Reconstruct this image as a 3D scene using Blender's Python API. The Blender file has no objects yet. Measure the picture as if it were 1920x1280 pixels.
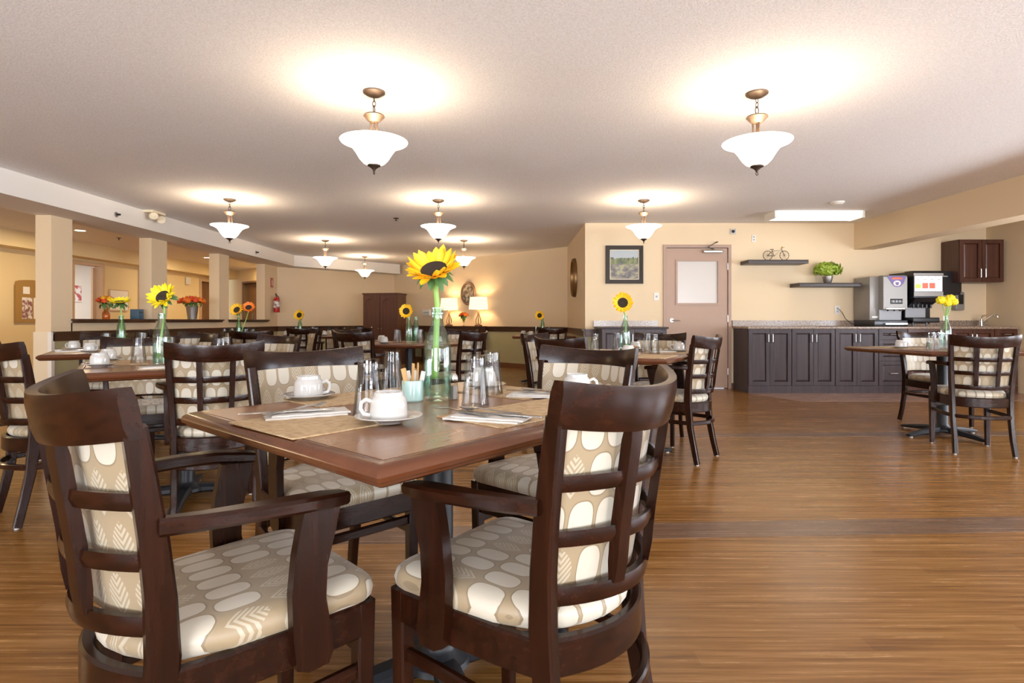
import bpy, math, random
from mathutils import Vector, Matrix
random.seed(7)
C = bpy.context.scene
COL = C.collection
PI = math.pi

# ------------------------------------------------------------------ camera, world, light
cam_d = bpy.data.cameras.new('camera'); cam_d.lens = 20.0; cam_d.sensor_width = 36.0
cam_d.shift_y = -39.0 / 1920.0; cam_d.clip_start = 0.05
cam = bpy.data.objects.new('camera', cam_d); COL.objects.link(cam)
cam.location = (0, 0, 1.0); cam.rotation_euler = (PI / 2, 0, 0)
C.camera = cam
C.view_settings.view_transform = 'Standard'
C.view_settings.look = 'None'
C.view_settings.exposure = 0.55
C.view_settings.gamma = 1.0
C.view_settings.use_curve_mapping = False
C.cycles.max_bounces = 10; C.cycles.diffuse_bounces = 8; C.cycles.glossy_bounces = 4
C.cycles.transmission_bounces = 10; C.cycles.transparent_max_bounces = 16
C.cycles.sample_clamp_indirect = 6.0
C.cycles.caustics_reflective = False; C.cycles.caustics_refractive = False
C.cycles.use_denoising = True

W = bpy.data.worlds.new('world'); C.world = W; W.use_nodes = True
bg = W.node_tree.nodes['Background']; bg.inputs[0].default_value = (0.80, 0.88, 1.0, 1); bg.inputs[1].default_value = 1.6

def area(name, loc, rot, sx, sy, power, color):
    d = bpy.data.lights.new(name, 'AREA'); d.shape = 'RECTANGLE'; d.size = sx; d.size_y = sy
    d.energy = power; d.color = color
    o = bpy.data.objects.new(name, d); COL.objects.link(o); o.location = loc; o.rotation_euler = rot
    return o
DAY = (0.86, 0.92, 1.0)
WIN_R = [(-2.6, -0.4), (0.4, 2.6), (3.4, 5.6)]          # windows in the right wall, spans in Y
WIN_B = [(-5.2, -3.2), (-2.0, 0.2), (1.4, 3.6), (4.5, 6.5)]           # windows in the rear wall, spans in X
for a, b in WIN_R:
    area('window_daylight', (7.3, (a + b) / 2, 1.35), (0, PI / 2, 0), 1.5, b - a, 140, DAY)
    area('ceiling_fill_light', (7.9, (a + b) / 2, .55), (0, PI / 2 + .5, 0), .9, b - a, 85, (1.0, .97, .93))  # added low lamp tilted up through the window to brighten the ceiling
for a, b in WIN_B:
    area('window_daylight', ((a + b) / 2, -3.4, 1.35), (PI / 2, 0, 0), b - a, 1.5, 110, DAY)
    area('ceiling_fill_light', ((a + b) / 2, -4.0, .55), (PI / 2 + .42, 0, 0), b - a, .9, 260, (1.0, .97, .93))  # added upward fill outside the rear windows, also for the ceiling
LAMP_W = 13
LAMP_COL = (1.0, 0.80, 0.58)

# ------------------------------------------------------------------ materials
def new_mat(name):
    m = bpy.data.materials.new(name); m.use_nodes = True
    nt = m.node_tree; return m, nt, nt.nodes['Principled BSDF']
def mat(name, col, rough=0.5, metal=0.0, **kw):
    m, nt, b = new_mat(name)
    b.inputs['Base Color'].default_value = (*col, 1); b.inputs['Roughness'].default_value = rough
    b.inputs['Metallic'].default_value = metal
    for k, v in kw.items():
        b.inputs[k.replace('_', ' ')].default_value = v
    return m
def N(nt, t, **kw):
    n = nt.nodes.new(t)
    for k, v in kw.items():
        setattr(n, k, v)
    return n
def math_n(nt, op, a, b=None, c=None):
    n = nt.nodes.new('ShaderNodeMath'); n.operation = op
    for i, x in enumerate((a, b, c)):
        if x is None: continue
        if isinstance(x, (int, float)): n.inputs[i].default_value = x
        else: nt.links.new(x, n.inputs[i])
    return n.outputs[0]
def mixc(nt, fac, a, b):
    n = nt.nodes.new('ShaderNodeMix'); n.data_type = 'RGBA'
    for i, x in ((0, fac), (6, a), (7, b)):
        if isinstance(x, (int, float)): n.inputs[i].default_value = x
        elif isinstance(x, tuple): n.inputs[i].default_value = (*x, 1)
        else: nt.links.new(x, n.inputs[i])
    return n.outputs[2]
def coords(nt, scale=(1, 1, 1), rot=(0, 0, 0), src='Object'):
    tc = nt.nodes.new('ShaderNodeTexCoord'); mp = nt.nodes.new('ShaderNodeMapping')
    nt.links.new(tc.outputs[src], mp.inputs[0]); mp.inputs['Scale'].default_value = scale
    mp.inputs['Rotation'].default_value = rot
    return mp.outputs[0]
def noise(nt, vec, scale, detail=3, rough=.5):
    n = nt.nodes.new('ShaderNodeTexNoise'); nt.links.new(vec, n.inputs['Vector'])
    n.inputs['Scale'].default_value = scale; n.inputs['Detail'].default_value = detail
    n.inputs['Roughness'].default_value = rough
    return n.outputs[0]
def ramp(nt, fac, stops):
    n = nt.nodes.new('ShaderNodeValToRGB'); nt.links.new(fac, n.inputs[0])
    cr = n.color_ramp
    while len(cr.elements) < len(stops): cr.elements.new(0.5)
    for e, (p, c) in zip(cr.elements, stops):
        e.position = p; e.color = (*c, 1)
    return n.outputs[0]
def bump(nt, b, h, strength=.3, dist=.01):
    n = nt.nodes.new('ShaderNodeBump'); n.inputs['Strength'].default_value = strength
    n.inputs['Distance'].default_value = dist
    nt.links.new(h, n.inputs['Height']); nt.links.new(n.outputs[0], b.inputs['Normal'])

def wood(name, dark, light, axis='X', rough=.25, scale=14, spec=.5, coat=0.0):
    m, nt, b = new_mat(name)
    s = {'X': (.05, 1, 1), 'Y': (1, .05, 1), 'Z': (1, 1, .05)}[axis]
    v = coords(nt, s)
    n = noise(nt, v, scale * 3, 5, .65)
    col = ramp(nt, n, [(.32, dark), (.68, light)])
    nt.links.new(col, b.inputs['Base Color'])
    b.inputs['Roughness'].default_value = rough
    b.inputs['Specular IOR Level'].default_value = spec
    b.inputs['Coat Weight'].default_value = coat; b.inputs['Coat Roughness'].default_value = .12
    return m

def paint(name, col, rough=.7, bscale=180, bs=.08):
    m, nt, b = new_mat(name)
    v = coords(nt, (1, 1, 1))
    n = noise(nt, v, 1.3, 2)
    c2 = tuple(x * .95 for x in col)
    nt.links.new(mixc(nt, n, c2, col), b.inputs['Base Color'])
    b.inputs['Roughness'].default_value = rough
    b.inputs['Specular IOR Level'].default_value = .3
    bump(nt, b, noise(nt, v, bscale, 2), bs, .002)
    return m

M = {}
M['wall'] = paint('wall_paint', (.76, .61, .41))
M['wall_corr'] = paint('corridor_paint', (.77, .64, .38))
M['white_paint'] = paint('white_paint', (.82, .79, .74))
M['green'] = paint('green_wainscot', (.42, .40, .24))
M['trimivory'] = paint('ivory_board', (.80, .70, .52))
def ceiling_mat():
    m, nt, b = new_mat('stippled_ceiling')
    v = coords(nt)
    n = noise(nt, v, 95, 4, .7)
    nt.links.new(ramp(nt, n, [(.35, (.74, .72, .71)), (.62, (.90, .885, .875))]), b.inputs['Base Color'])
    b.inputs['Roughness'].default_value = .9
    bump(nt, b, n, .6, .006)
    return m
M['ceiling'] = ceiling_mat()
def floor_mat(name, dark, mid, light):
    m, nt, b = new_mat(name)
    v = coords(nt, (1, 1, 1))
    br = nt.nodes.new('ShaderNodeTexBrick'); nt.links.new(v, br.inputs['Vector'])
    br.inputs['Scale'].default_value = 1; br.inputs['Brick Width'].default_value = 1.1
    br.inputs['Row Height'].default_value = .075; br.inputs['Mortar Size'].default_value = .0006
    br.inputs['Color1'].default_value = (0, 0, 0, 1); br.inputs['Color2'].default_value = (1, 1, 1, 1)
    br.inputs['Mortar'].default_value = (.2, .2, .2, 1)
    bw = nt.nodes.new('ShaderNodeRGBToBW'); nt.links.new(br.outputs[0], bw.inputs[0])
    g = noise(nt, coords(nt, (.05, 1.6, 1)), 28, 6, .7)
    g2 = noise(nt, coords(nt, (.035, 1, 1)), 70, 3, .6)
    f = math_n(nt, 'ADD', math_n(nt, 'MULTIPLY', bw.outputs[0], .07), math_n(nt, 'MULTIPLY', g, .68))
    f = math_n(nt, 'ADD', f, math_n(nt, 'MULTIPLY', g2, .26))
    nt.links.new(ramp(nt, f, [(.34, dark), (.50, mid), (.66, light)]), b.inputs['Base Color'])
    r = math_n(nt, 'ADD', math_n(nt, 'MULTIPLY', g, .12), .20)
    nt.links.new(r, b.inputs['Roughness'])
    b.inputs['Specular IOR Level'].default_value = .6
    bump(nt, b, g2, .08, .002)
    return m
M['floor'] = floor_mat('strip_wood_floor', (.10, .036, .005), (.225, .10, .022), (.35, .185, .062))
M['floor_dark'] = floor_mat('dark_floor_band', (.085, .045, .027), (.15, .085, .052), (.21, .125, .08))
M['floor_pink'] = floor_mat('pinkish_floor_band', (.22, .12, .08), (.34, .20, .14), (.42, .26, .19))

DK, LT = (.009, .0026, .0011), (.026, .0070, .0028)
M['wood_x'] = wood('dark_cherry_wood_x', DK, LT, 'X', .23, spec=.30)
M['wood_y'] = wood('dark_cherry_wood_y', DK, LT, 'Y', .23, spec=.30)
M['wood_z'] = wood('dark_cherry_wood_z', DK, LT, 'Z', .23, spec=.30)
M['railwood'] = wood('chair_rail_wood', (.04, .014, .007), (.10, .04, .018), 'X', .35)
M['edge'] = wood('table_edge_wood', (.085, .026, .010), (.12, .040, .015), 'X', .2, 4)
M['laminate'] = wood('table_laminate', (.22, .10, .045), (.26, .125, .06), 'X', .24, 5)
M['base_wood'] = wood('baseboard_wood', (.10, .04, .018), (.16, .07, .03), 'X', .4)
M['cab_grey'] = wood('espresso_cabinet', (.034, .022, .024), (.064, .043, .044), 'Z', .38, 10, .3)
M['frame_dark'] = mat('dark_picture_frame', (.032, .022, .016), .5, 0, Specular_IOR_Level=.3)
M['cab_red'] = wood('cherry_cabinet', (.05, .017, .011), (.10, .036, .022), 'Z', .35, 10)
M['wardrobe'] = wood('wardrobe_wood', (.075, .028, .018), (.12, .045, .028), 'Z', .4, 8)
M['shelf'] = mat('espresso_shelf', (.045, .034, .032), .4)
M['black'] = mat('black_iron', (.012, .013, .016), .42, 0, Specular_IOR_Level=.35)
M['black_pl'] = mat('black_plastic', (.012, .012, .014), .28)
M['foot'] = mat('nylon_glide', (.55, .53, .5), .5)
M['bronze'] = mat('antique_bronze', (.055, .036, .025), .42, .4)
M['steel'] = mat('brushed_steel', (.62, .61, .58), .28, 1.0)
M['cutlery'] = mat('polished_steel', (.48, .47, .45), .22, 1.0)
M['chrome'] = mat('chrome', (.78, .78, .78), .12, 1.0)
M['silver_body'] = mat('silver_panel', (.30, .285, .265), .42, .35)
M['ltgrey'] = mat('light_grey_plastic', (.33, .34, .36), .4)
M['whitepl'] = mat('white_plastic', (.78, .76, .70), .4)
M['porcelain'] = mat('white_porcelain', (.53, .52, .495), .12, 0, Coat_Weight=.4)
M['napkin'] = mat('white_napkin', (.60, .58, .54), .9)
M['teal'] = mat('pale_teal_glaze', (.44, .66, .62), .18)
M['doorpaint'] = paint('taupe_door_paint', (.44, .30, .22), .4, 60, .02)
M['doorframe'] = paint('taupe_frame_paint', (.42, .29, .22), .4, 60, .02)
M['tanframe'] = paint('tan_frame_paint', (.58, .42, .28), .5, 60, .02)
M['browndoor'] = wood('brown_corridor_door', (.18, .09, .045), (.25, .14, .07), 'Z', .45, 6)
M['frost'] = mat('frosted_pane', (.60, .56, .51), .25)
M['petal'] = mat('sunflower_petal', (.85, .50, .012), .55)
M['petal_y'] = mat('lemon_petal', (.80, .66, .015), .55)
M['petal_o'] = mat('orange_petal', (.80, .20, .015), .55)
M['petal_r'] = mat('red_orange_petal', (.70, .085, .02), .55)
M['seed'] = mat('sunflower_seed_disc', (.022, .012, .006), .9)
M['leaf'] = mat('leaf_green', (.055, .13, .028), .5)
M['stem'] = mat('stem_green', (.22, .38, .07), .45)
M['lime'] = mat('lime_foliage', (.30, .42, .045), .5)
M['red'] = mat('red_enamel', (.45, .02, .015), .3)
M['cork'] = mat('cork_board', (.36, .21, .06), .85)
M['paper'] = mat('paper', (.82, .80, .76), .8)
M['gold'] = mat('antique_gold_frame', (.24, .13, .045), .35, .6)
M['bronzeframe'] = mat('bronzed_frame', (.26, .15, .09), .45, .35)
M['mirror'] = mat('mirror_glass', (.85, .85, .85), .03, 1.0)
M['pewter'] = mat('pewter', (.38, .35, .32), .4, .8)
M['amber'] = mat('amber_glass', (.65, .16, .01), .08, 0, Transmission_Weight=.6)
M['packet'] = mat('sugar_packet_tan', (.60, .38, .16), .8)
M['purple'] = mat('purple_decal', (.16, .11, .34), .4)
M['orange'] = mat('orange_decal', (.75, .16, .06), .4)
M['pink'] = mat('pink_decal', (.45, .22, .38), .5)
M['brownball'] = mat('dried_seed_pod', (.30, .16, .07), .8)

def emis(name, col, s):
    m, nt, b = new_mat(name)
    b.inputs['Base Color'].default_value = (*col, 1); b.inputs['Roughness'].default_value = .3
    b.inputs['Emission Color'].default_value = (*col, 1); b.inputs['Emission Strength'].default_value = s
    return m
M['bowl'] = emis('glowing_alabaster_glass', (1.0, .86, .66), 3.1)
M['tube'] = emis('fluorescent_diffuser', (1.0, .93, .82), 1.1)
M['downlight'] = emis('downlight_lens', (1.0, .82, .55), 6.0)
M['shade'] = emis('lit_lamp_shade', (1.0, .84, .56), .75)
M['screen'] = emis('lit_menu_white', (.80, .80, .86), .35)
M['screen_g'] = emis('lit_menu_green', (.45, .70, .08), .3)
M['screen_r'] = emis('lit_menu_red', (.80, .13, .07), .3)

def glass(name, col, rough=.0):
    m, nt, b = new_mat(name)
    b.inputs['Base Color'].default_value = (*col, 1); b.inputs['Roughness'].default_value = rough
    b.inputs['Transmission Weight'].default_value = 1.0; b.inputs['IOR'].default_value = 1.46
    return m
def thin_glass(name, tint, spec=(1, 1, 1), edge=.5, base=.015):
    m, nt, b = new_mat(name)
    nt.nodes.remove(b)
    tr = N(nt, 'ShaderNodeBsdfTransparent'); gl = N(nt, 'ShaderNodeBsdfGlossy'); mx = N(nt, 'ShaderNodeMixShader')
    lw = N(nt, 'ShaderNodeLayerWeight'); lw.inputs[0].default_value = edge
    gl.inputs['Roughness'].default_value = .04; gl.inputs[0].default_value = (*spec, 1)
    dark = tuple(x ** 2.0 * .86 for x in tint)
    nt.links.new(mixc(nt, lw.outputs[1], tint, dark), tr.inputs[0])
    f = math_n(nt, 'ADD', math_n(nt, 'MULTIPLY', lw.outputs[0], .26), base)
    nt.links.new(f, mx.inputs[0]); nt.links.new(tr.outputs[0], mx.inputs[1]); nt.links.new(gl.outputs[0], mx.inputs[2])
    nt.links.new(mx.outputs[0], nt.nodes['Material Output'].inputs[0])
    return m
M['glass'] = thin_glass('clear_tumbler_glass', (.965, .965, .96), (.6, .6, .6))
M['bottle'] = thin_glass('aqua_bottle_glass', (.90, .955, .935))
M['bottle_dk'] = thin_glass('green_bottle_glass', (.80, .92, .84))
M['water'] = thin_glass('water', (.88, .96, .92), base=.01)
M['pane'] = thin_glass('window_glass', (.97, .98, 1.0))

def fabric(name, vaxis):
    m, nt, b = new_mat(name)
    tc = N(nt, 'ShaderNodeTexCoord'); sp = N(nt, 'ShaderNodeSeparateXYZ'); nt.links.new(tc.outputs['Object'], sp.inputs[0])
    u, v = sp.outputs[0], sp.outputs[vaxis]
    h, w = .088, .052
    vv = math_n(nt, 'DIVIDE', math_n(nt, 'ADD', v, 3.02), h)
    row = math_n(nt, 'FLOOR', vv)
    par = math_n(nt, 'MULTIPLY', math_n(nt, 'MODULO', row, 2.0), .5)
    uu = math_n(nt, 'ADD', math_n(nt, 'DIVIDE', math_n(nt, 'ADD', u, 2.0), w), par)
    colm = math_n(nt, 'FLOOR', uu)
    a = math_n(nt, 'SUBTRACT', math_n(nt, 'FRACT', uu), .5)
    bb = math_n(nt, 'SUBTRACT', math_n(nt, 'FRACT', vv), .5)
    aa = math_n(nt, 'POWER', math_n(nt, 'ABSOLUTE', math_n(nt, 'DIVIDE', a, .45)), 2.6)
    ab = math_n(nt, 'POWER', math_n(nt, 'ABSOLUTE', math_n(nt, 'DIVIDE', bb, .47)), 3.0)
    d = math_n(nt, 'ADD', aa, ab)
    oval = math_n(nt, 'LESS_THAN', d, .86)
    rim = math_n(nt, 'MULTIPLY', math_n(nt, 'LESS_THAN', d, 1.08), math_n(nt, 'GREATER_THAN', d, .86))
    # sprig cells
    wn = N(nt, 'ShaderNodeTexWhiteNoise'); wn.noise_dimensions = '2D'
    cb = N(nt, 'ShaderNodeCombineXYZ'); nt.links.new(math_n(nt, 'FLOOR', math_n(nt, 'MULTIPLY', colm, .5)), cb.inputs[0]); nt.links.new(row, cb.inputs[1])
    nt.links.new(cb.outputs[0], wn.inputs['Vector'])
    is_sprig = math_n(nt, 'LESS_THAN', wn.outputs['Value'], .26)
    # feather-like sprig: stripes angled from the midrib
    st = math_n(nt, 'SINE', math_n(nt, 'MULTIPLY', math_n(nt, 'ADD', bb, math_n(nt, 'MULTIPLY', math_n(nt, 'ABSOLUTE', a), -.9)), 42.0))
    ins = math_n(nt, 'LESS_THAN', math_n(nt, 'ADD', math_n(nt, 'MULTIPLY', math_n(nt, 'ABSOLUTE', a), 2.5), math_n(nt, 'MULTIPLY', math_n(nt, 'MULTIPLY', bb, bb), 4.2)), .95)
    spr = math_n(nt, 'MULTIPLY', math_n(nt, 'GREATER_THAN', st, -.1), ins)
    tan, ivory, rimc = (.31, .235, .140), (.53, .48, .385), (.23, .17, .10)
    c_oval = mixc(nt, oval, mixc(nt, rim, tan, rimc), ivory)
    c_spr = mixc(nt, spr, tan, (.44, .38, .28))
    nt.links.new(mixc(nt, is_sprig, c_oval, c_spr), b.inputs['Base Color'])
    b.inputs['Roughness'].default_value = .42
    b.inputs['Sheen Weight'].default_value = .25
    wv = noise(nt, coords(nt, (1, 1, 1)), 900, 1)
    bump(nt, b, wv, .1, .001)
    return m
M['fab_seat'] = fabric('patterned_seat_fabric', 1)
M['fab_back'] = fabric('patterned_back_fabric', 2)

def granite():
    m, nt, b = new_mat('speckled_granite')
    v = coords(nt)
    n = noise(nt, v, 55, 6, .8)
    nt.links.new(ramp(nt, n, [(.38, (.09, .06, .045)), (.50, (.30, .22, .165)), (.62, (.46, .38, .30))]), b.inputs['Base Color'])
    b.inputs['Roughness'].default_value = .2
    return m
M['granite'] = granite()
def matmat():
    m, nt, b = new_mat('woven_bamboo_mat')
    v = coords(nt, (1, .12, 1)); n = noise(nt, v, 260, 3, .7)
    v2 = coords(nt, (.3, 1, 1)); n2 = noise(nt, v2, 90, 2, .6)
    f = math_n(nt, 'ADD', math_n(nt, 'MULTIPLY', n, .7), math_n(nt, 'MULTIPLY', n2, .3))
    nt.links.new(ramp(nt, f, [(.36, (.30, .19, .09)), (.52, (.50, .36, .20)), (.66, (.62, .49, .31))]), b.inputs['Base Color'])
    b.inputs['Roughness'].default_value = .65
    bump(nt, b, n, .5, .002)
    return m
M['mat'] = matmat()
def painting():
    m, nt, b = new_mat('landscape_painting')
    tc = N(nt, 'ShaderNodeTexCoord'); sp = N(nt, 'ShaderNodeSeparateXYZ'); nt.links.new(tc.outputs['Generated'], sp.inputs[0])
    v = coords(nt, (1, 1, 1.8)); n = noise(nt, v, 8, 5, .65)
    v3 = coords(nt, (2.2, 1, 1)); n3 = noise(nt, v3, 9, 3, .6)
    h = math_n(nt, 'ADD', sp.outputs[2], math_n(nt, 'MULTIPLY', math_n(nt, 'SUBTRACT', n3, .5), .25))
    rock = ramp(nt, n, [(.35, (.06, .055, .045)), (.5, (.20, .17, .15)), (.6, (.34, .34, .16)), (.7, (.45, .42, .36))])
    tree = ramp(nt, n3, [(.4, (.04, .06, .03)), (.6, (.20, .22, .07))])
    sky = (.38, .42, .44)
    c = mixc(nt, math_n(nt, 'GREATER_THAN', h, .52), rock, tree)
    c = mixc(nt, math_n(nt, 'GREATER_THAN', h, .74), c, sky)
    nt.links.new(c, b.inputs['Base Color']); b.inputs['Roughness'].default_value = .4
    return m
M['painting'] = painting()
def speck(name, c1, c2, sc):
    m, nt, b = new_mat(name)
    n = noise(nt, coords(nt), sc, 2)
    nt.links.new(ramp(nt, n, [(.42, c1), (.58, c2)]), b.inputs['Base Color'])
    return m
M['clockface'] = speck('aged_clock_face', (.10, .07, .045), (.48, .42, .32), 12)
M['printed'] = speck('printed_notice', (.25, .10, .09), (.80, .77, .73), 16)
M['signprint'] = speck('printed_sign', (.45, .05, .05), (.80, .78, .76), 9)

# ------------------------------------------------------------------ mesh builder
def rotz(a): return Matrix.Rotation(a, 4, 'Z')
class MB:
    def __init__(s): s.v = []; s.f = []
    def add(s, vs, fs, xf=None):
        o = len(s.v)
        for p in vs:
            p = Vector(p)
            s.v.append(tuple(xf @ p if xf else p))
        for f in fs: s.f.append([i + o for i in f])
        return s
    def box(s, x0, x1, y0, y1, z0, z1, xf=None, ch=0.0):
        if ch <= 0:
            vs = [(x, y, z) for z in (z0, z1) for y in (y0, y1) for x in (x0, x1)]
            fs = [(0, 2, 3, 1), (4, 5, 7, 6), (0, 1, 5, 4), (2, 6, 7, 3), (0, 4, 6, 2), (1, 3, 7, 5)]
            return s.add(vs, fs, xf)
        # chamfered vertical-profile box: stacked rings
        def ring(i, z):
            c = ch
            a, b, c0, d = x0 + i, x1 - i, y0 + i, y1 - i
            return [(a + c, c0, z), (b - c, c0, z), (b, c0 + c, z), (b, d - c, z), (b - c, d, z), (a + c, d, z), (a, d - c, z), (a, c0 + c, z)]
        rs = [ring(ch * .7, z0), ring(0, z0 + ch), ring(0, z1 - ch), ring(ch * .7, z1)]
        return s.loft(rs, True, xf)
    def loft(s, rings, caps=True, xf=None, closed=True):
        n = len(rings[0]); vs = [p for r in rings for p in r]; fs = []
        m = n if closed else n - 1
        for k in range(len(rings) - 1):
            for i in range(m):
                j = (i + 1) % n
                fs.append((k * n + i, k * n + j, (k + 1) * n + j, (k + 1) * n + i))
        if caps:
            fs.append(tuple(reversed(range(n)))); fs.append(tuple(range((len(rings) - 1) * n, len(rings) * n)))
        return s.add(vs, fs, xf)
    def lathe(s, prof, n=24, c=(0, 0, 0), xf=None, caps=False, sx=1, sy=1):
        rings = [[(c[0] + sx * r * math.cos(2 * PI * i / n), c[1] + sy * r * math.sin(2 * PI * i / n), c[2] + z) for i in range(n)] for r, z in prof]
        return s.loft(rings, caps, xf)
    def sweep(s, pts, w, h, up=(0, 0, 1), ch=.22, xf=None):
        """w = size across, h = size along up; w, h may be lists"""
        pts = [Vector(p) for p in pts]; n = len(pts); up = Vector(up); rings = []
        for i, p in enumerate(pts):
            t = (pts[min(i + 1, n - 1)] - pts[max(i - 1, 0)]).normalized()
            sd = t.cross(up).normalized(); u = sd.cross(t).normalized()
            ww = w[i] if isinstance(w, (list, tuple)) else w; hh = h[i] if isinstance(h, (list, tuple)) else h
            c = min(ww, hh) * ch; a, b = ww / 2, hh / 2
            ring = [(a - c, -b), (a, -b + c), (a, b - c), (a - c, b), (-a + c, b), (-a, b - c), (-a, -b + c), (-a + c, -b)]
            rings.append([tuple(p + sd * x + u * y) for x, y in ring])
        return s.loft(rings, True, xf)
    def tube(s, pts, r, n=8, xf=None, up=None, cap=True):
        pts = [Vector(p) for p in pts]; m = len(pts); rings = []
        for i, p in enumerate(pts):
            t = (pts[min(i + 1, m - 1)] - pts[max(i - 1, 0)])
            t = t.normalized() if t.length > 1e-9 else Vector((0, 0, 1))
            ref = Vector(up) if up else (Vector((0, 0, 1)) if abs(t.z) < .9 else Vector((1, 0, 0)))
            a = t.cross(ref).normalized(); b = a.cross(t).normalized()
            rr = r[i] if isinstance(r, (list, tuple)) else r
            rings.append([tuple(p + a * rr * math.cos(2 * PI * k / n) + b * rr * math.sin(2 * PI * k / n)) for k in range(n)])
        return s.loft(rings, cap, xf)
    def torus(s, c, R, r, normal='Y', n=16, m=6, sx=1, sz=1, xf=None):
        rings = []
        for i in range(n + 1):
            a = 2 * PI * i / n; ring = []
            for k in range(m):
                b = 2 * PI * k / m; q = R + r * math.cos(b)
                p = (q * math.cos(a) * sx, r * math.sin(b), q * math.sin(a) * sz)
                if normal == 'Z': p = (p[0], p[2], p[1])
                if normal == 'X': p = (p[1], p[0], p[2])
                ring.append((c[0] + p[0], c[1] + p[1], c[2] + p[2]))
            rings.append(ring)
        return s.loft(rings, False, xf)
    def ball(s, c, r, n=8, m=6, sx=1, sy=1, sz=1, xf=None):
        prof = [(max(1e-4, r * math.sin(PI * k / m)), -r * math.cos(PI * k / m) * sz) for k in range(m + 1)]
        return s.lathe(prof, n, c, xf, False, sx, sy)
    def prism(s, poly, t0, t1, plane='XY', xf=None):
        """poly in the plane, extruded along the third axis"""
        def P(a, b, t): return {'XY': (a, b, t), 'XZ': (a, t, b), 'YZ': (t, a, b)}[plane]
        return s.loft([[P(a, b, t0) for a, b in poly], [P(a, b, t1) for a, b in poly]], True, xf)
    def mesh(s, name, m, smooth=True, ang=35):
        me = bpy.data.meshes.new(name); me.from_pydata(s.v, [], s.f); me.validate(); me.update()
        import bmesh
        bm = bmesh.new(); bm.from_mesh(me); bmesh.ops.remove_doubles(bm, verts=bm.verts, dist=1e-6)
        bmesh.ops.recalc_face_normals(bm, faces=bm.faces); bm.to_mesh(me); bm.free()
        if smooth:
            me.shade_smooth(); me.set_sharp_from_angle(angle=math.radians(ang))
        me.materials.append(m)
        return me
    def build(s, name, m, parent=None, smooth=True, ang=35):
        if isinstance(m, str): m = M[m]
        o = bpy.data.objects.new(name, s.mesh(name, m, smooth, ang)); COL.objects.link(o)
        if parent: o.parent = parent
        return o

def tag(o, label=None, cat=None, group=None, kind=None):
    if label: o['label'] = label
    if cat: o['category'] = cat
    if group: o['group'] = group
    if kind: o['kind'] = kind
    return o
def empty(name, loc=(0, 0, 0), rz=0.0):
    o = bpy.data.objects.new(name, None); COL.objects.link(o); o.location = loc; o.rotation_euler = (0, 0, rz)
    o.empty_display_size = .05
    return o
def S(o, label=None): return tag(o, label, None, None, 'structure')
def copy_tree(o, loc=None, rz=None, parent=None, label=None, group=None):
    c = o.copy(); COL.objects.link(c)
    if parent: c.parent = parent
    if loc is not None: c.location = loc
    if rz is not None: c.rotation_euler = (0, 0, rz)
    if label: c['label'] = label
    if group: c['group'] = group
    for ch in list(o.children): copy_tree(ch, parent=c)
    return c
class Proto:
    """first call moves the built original, later calls copy it"""
    def __init__(s, make): s.make = make; s.o = None
    def put(s, loc, rz, label, group=None, tilt=None):
        if s.o is None:
            s.o = s.make(); o = s.o; o.location = loc; o.rotation_euler = (0, 0, rz)
            o['label'] = label
            if group: o['group'] = group
        else:
            o = copy_tree(s.o, loc, rz, None, label, group)
            if not group and 'group' in o: del o['group']
        return o

# ------------------------------------------------------------------ room shell
H = 2.44
def wall(name, p0, p1, th, z0, z1, m, holes=()):
    """wall face runs p0 -> p1; thickness goes to the left of that direction"""
    p0 = Vector((*p0, 0)); p1 = Vector((*p1, 0)); d = p1 - p0; L = d.length
    a = math.atan2(d.y, d.x); xf = Matrix.Translation(p0) @ rotz(a)
    mb = MB(); ss = sorted({0.0, L} | {h[0] for h in holes} | {h[1] for h in holes})
    for s0, s1 in zip(ss[:-1], ss[1:]):
        hs = [h for h in holes if h[0] <= s0 + 1e-6 and h[1] >= s1 - 1e-6]
        if not hs: mb.box(s0, s1, 0, th, z0, z1, xf)
        else:
            h = hs[0]
            if h[2] > z0 + 1e-4: mb.box(s0, s1, 0, th, z0, h[2], xf)
            if h[3] < z1 - 1e-4: mb.box(s0, s1, 0, th, h[3], z1, xf)
    return S(mb.build(name, m, None, False))

S(MB().box(-11.5, 7.4, -3.3, 17.2, -.12, 0).build('floor', 'floor', None, False))
S(MB().box(-11.5, 7.4, -3.3, 17.2, H, H + .1).build('ceiling', 'ceiling', None, False))
# inlaid darker bands across the floor
def band(name, p0, p1, w, m, dz=.0015):
    p0 = Vector((*p0, 0)); p1 = Vector((*p1, 0)); d = p1 - p0
    xf = Matrix.Translation(p0) @ rotz(math.atan2(d.y, d.x))
    return S(MB().box(0, d.length, -w / 2, w / 2, -.01, dz, xf).build(name, m, None, False))
band('trim_1', (-1.2, 2.62), (7.0, 3.02), .2, 'floor_dark')
band('trim_2', (-1.2, 4.90), (7.0, 5.10), .16, 'floor_dark')
S(MB().prism([(3.26, 7.84), (3.58, 7.05), (7.0, 7.05), (7.0, 7.84)], -.01, .0015).build('trim_3', 'floor_pink', None, False))

# back wall with the taupe door
DX0, DX1, DZ = 2.275, 3.185, 2.075
wall('wall_back', (1.08, 8.40), (7.15, 8.40), .15, 0, H, 'wall', [(DX0 - 1.08, DX1 - 1.08, 0, DZ)])
wall('wall_side', (1.08, 11.08), (1.08, 8.55), .12, 0, H, 'wall')
wall('wall_far_right', (-3.10, 14.98), (1.08, 11.08), .15, 0, H, 'wall')
wall('wall_far_left', (-5.24, 12.70), (-3.10, 14.98), .15, 0, H, 'wall')
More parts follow.
